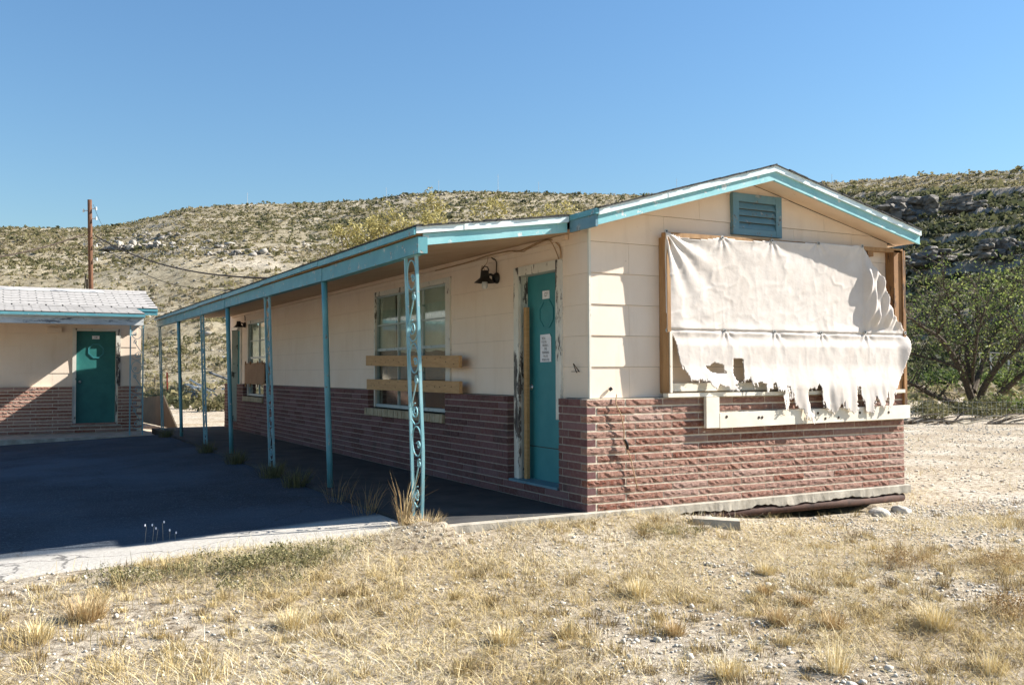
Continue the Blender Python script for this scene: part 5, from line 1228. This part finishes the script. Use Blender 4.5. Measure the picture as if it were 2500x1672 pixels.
WD = [(545, 1395, .30, .18, 520, 'low green weed on the pavement edge, right of the shade notch'), (700, 1385, .34, .22, 620, 'largest grey-green weed on the pavement edge'), (790, 1365, .24, .20, 420, 'leafy olive weed at the right end of the pavement edge'), (330, 1410, .26, .16, 420, 'grey-green weed on the pavement edge near the left'), (620, 1430, .26, .14, 420, 'flat green weed just below the largest pavement weed'), (2220, 1380, .22, .30, 520, 'bushy dry weed in the right foreground'), (2440, 1380, .22, .28, 420, 'bushy dry weed at the right edge of the foreground'), (2460, 1500, .26, .26, 460, 'dark shaggy weed at the right edge near the bottom'), (1640, 1290, .20, .16, 340, 'olive weed beside the concrete block')]
def weed(x, y, r, h, n, label, mat, seed, group):
    g = np.random.default_rng(seed); k = 16; a = g.uniform(0, 2*PI, k); q = r*g.uniform(.1, 1.1, k)
    c = np.stack([q*np.cos(a)*1.3, q*np.sin(a)*.8, h*g.uniform(.0, .35, k)], -1)
    V1, F1 = clump_quads(c, r*g.uniform(.16, .42, k), n//5, .075, .55, seed); n1 = len(V1)
    a2 = g.uniform(0, 2*PI, n//2); q2 = r*np.sqrt(g.uniform(0, 1, n//2)); b = np.stack([q2*np.cos(a2)*1.3, q2*np.sin(a2)*.8, np.full(n//2, -.01)], -1)
    V2, F2 = blades(b, h*g.uniform(.2, 1.15, n//2)**1.3, g.uniform(0, 2*PI, n//2), np.abs(g.normal(0, .6, n//2)), g.uniform(.0008, .002, n//2), g.uniform(-.5, .8, n//2), seed)
    F1 = np.concatenate([F1[:, [0, 1, 2]], F1[:, [0, 2, 3]]]); V = np.concatenate([V1, V2]); F = np.concatenate([F1, F2+n1])
    tn = np.clip(np.concatenate([np.repeat(g.uniform(.05, .85, n1//4), 4), np.repeat(g.uniform(.4, 1, len(V2)//5), 5)]), 0, 1)
    return tag(link('weed', npmesh('weed', V, F, mat, tn), loc=(x, y, float(gz(x, y)))), label, 'weed', group)
for i, (px, py, r, h, n, lb_) in enumerate(WD):
    x, y = gp(px, py)
    weed(x, y, r, h, n, lb_, MAT['weed'] if i < 5 or i == 8 else MAT['brown_grass'], 330+i, WG if i < 5 else 'dry weeds before the gable wall')
    continue
    tuft('weed', x, y, r, h, n, lb_, MAT['weed'] if i < 5 or i == 8 else MAT['brown_grass'], 330+i, 'weed', WG if i < 5 else 'dry weeds before the gable wall', 1.0, (.002, .0045), (.1, .9))
tuft('dry_grass_clump', -1.50, .36, .07, .48, 45, 'tall rusty dry grass at the foot of the corner porch post', MAT['brown_grass'], 360, 'grass tuft', None, .32, (.002, .0045), (.3, 1), -.06)
tuft('dry_grass_clump', -1.42, .12, .22, .20, 420, 'short golden grass around the base of the corner porch post', MAT['brown_grass'], 361, 'grass tuft', None, .9, (.0015, .003), (.4, 1), -.07)
PWD = [(1.1, .36, 'tall thin weed between the corner post and the first pipe post', .75), (1.9, .38, 'thin weed in the shade just before the first pipe post', .8), (3.3, .26, 'dark weed clump behind the first pipe post', .6), (4.3, .25, 'dark weed clump before the second ornate post', .6), (6.2, .25, 'dark weed clump after the second ornate post', .6), (8.2, .22, 'dark weed clump after the second pipe post', .6), (12.2, .22, 'dark weed clump near the far end of the porch', .6)]
for i, (yy, h, lb_, ln) in enumerate(PWD):
    tuft('shade_weed', -1.55, yy, .24, h, 40 if i < 2 else 260, lb_, MAT['weed'] if i > 1 else MAT['brown_grass'], 370+i, 'weed', 'weeds along the porch slab edge', ln, (.0015, .003), (0, .6), -.03)
fl = thing('seed_stalks', 'thin pale seed stalks growing from the pavement edge', 'weed', (*gp(390, 1335), -.15))
g = random.Random(5)
for k in range(6):
    ox = (k-2.5)*.045+g.uniform(-.01, .01); hh = g.uniform(.10, .20); MB().tube([(ox, 0, 0), (ox+g.uniform(-.01, .02), 0, hh)], .0016, 4).build('stalk', MAT['bark_pale'], fl); MB().lathe([(0, hh-.004), (.006, hh+.004), (.005, hh+.014), (0, hh+.018)], (ox+.004, 0, 0), 6).build('seed_head', MAT['paper'], fl)
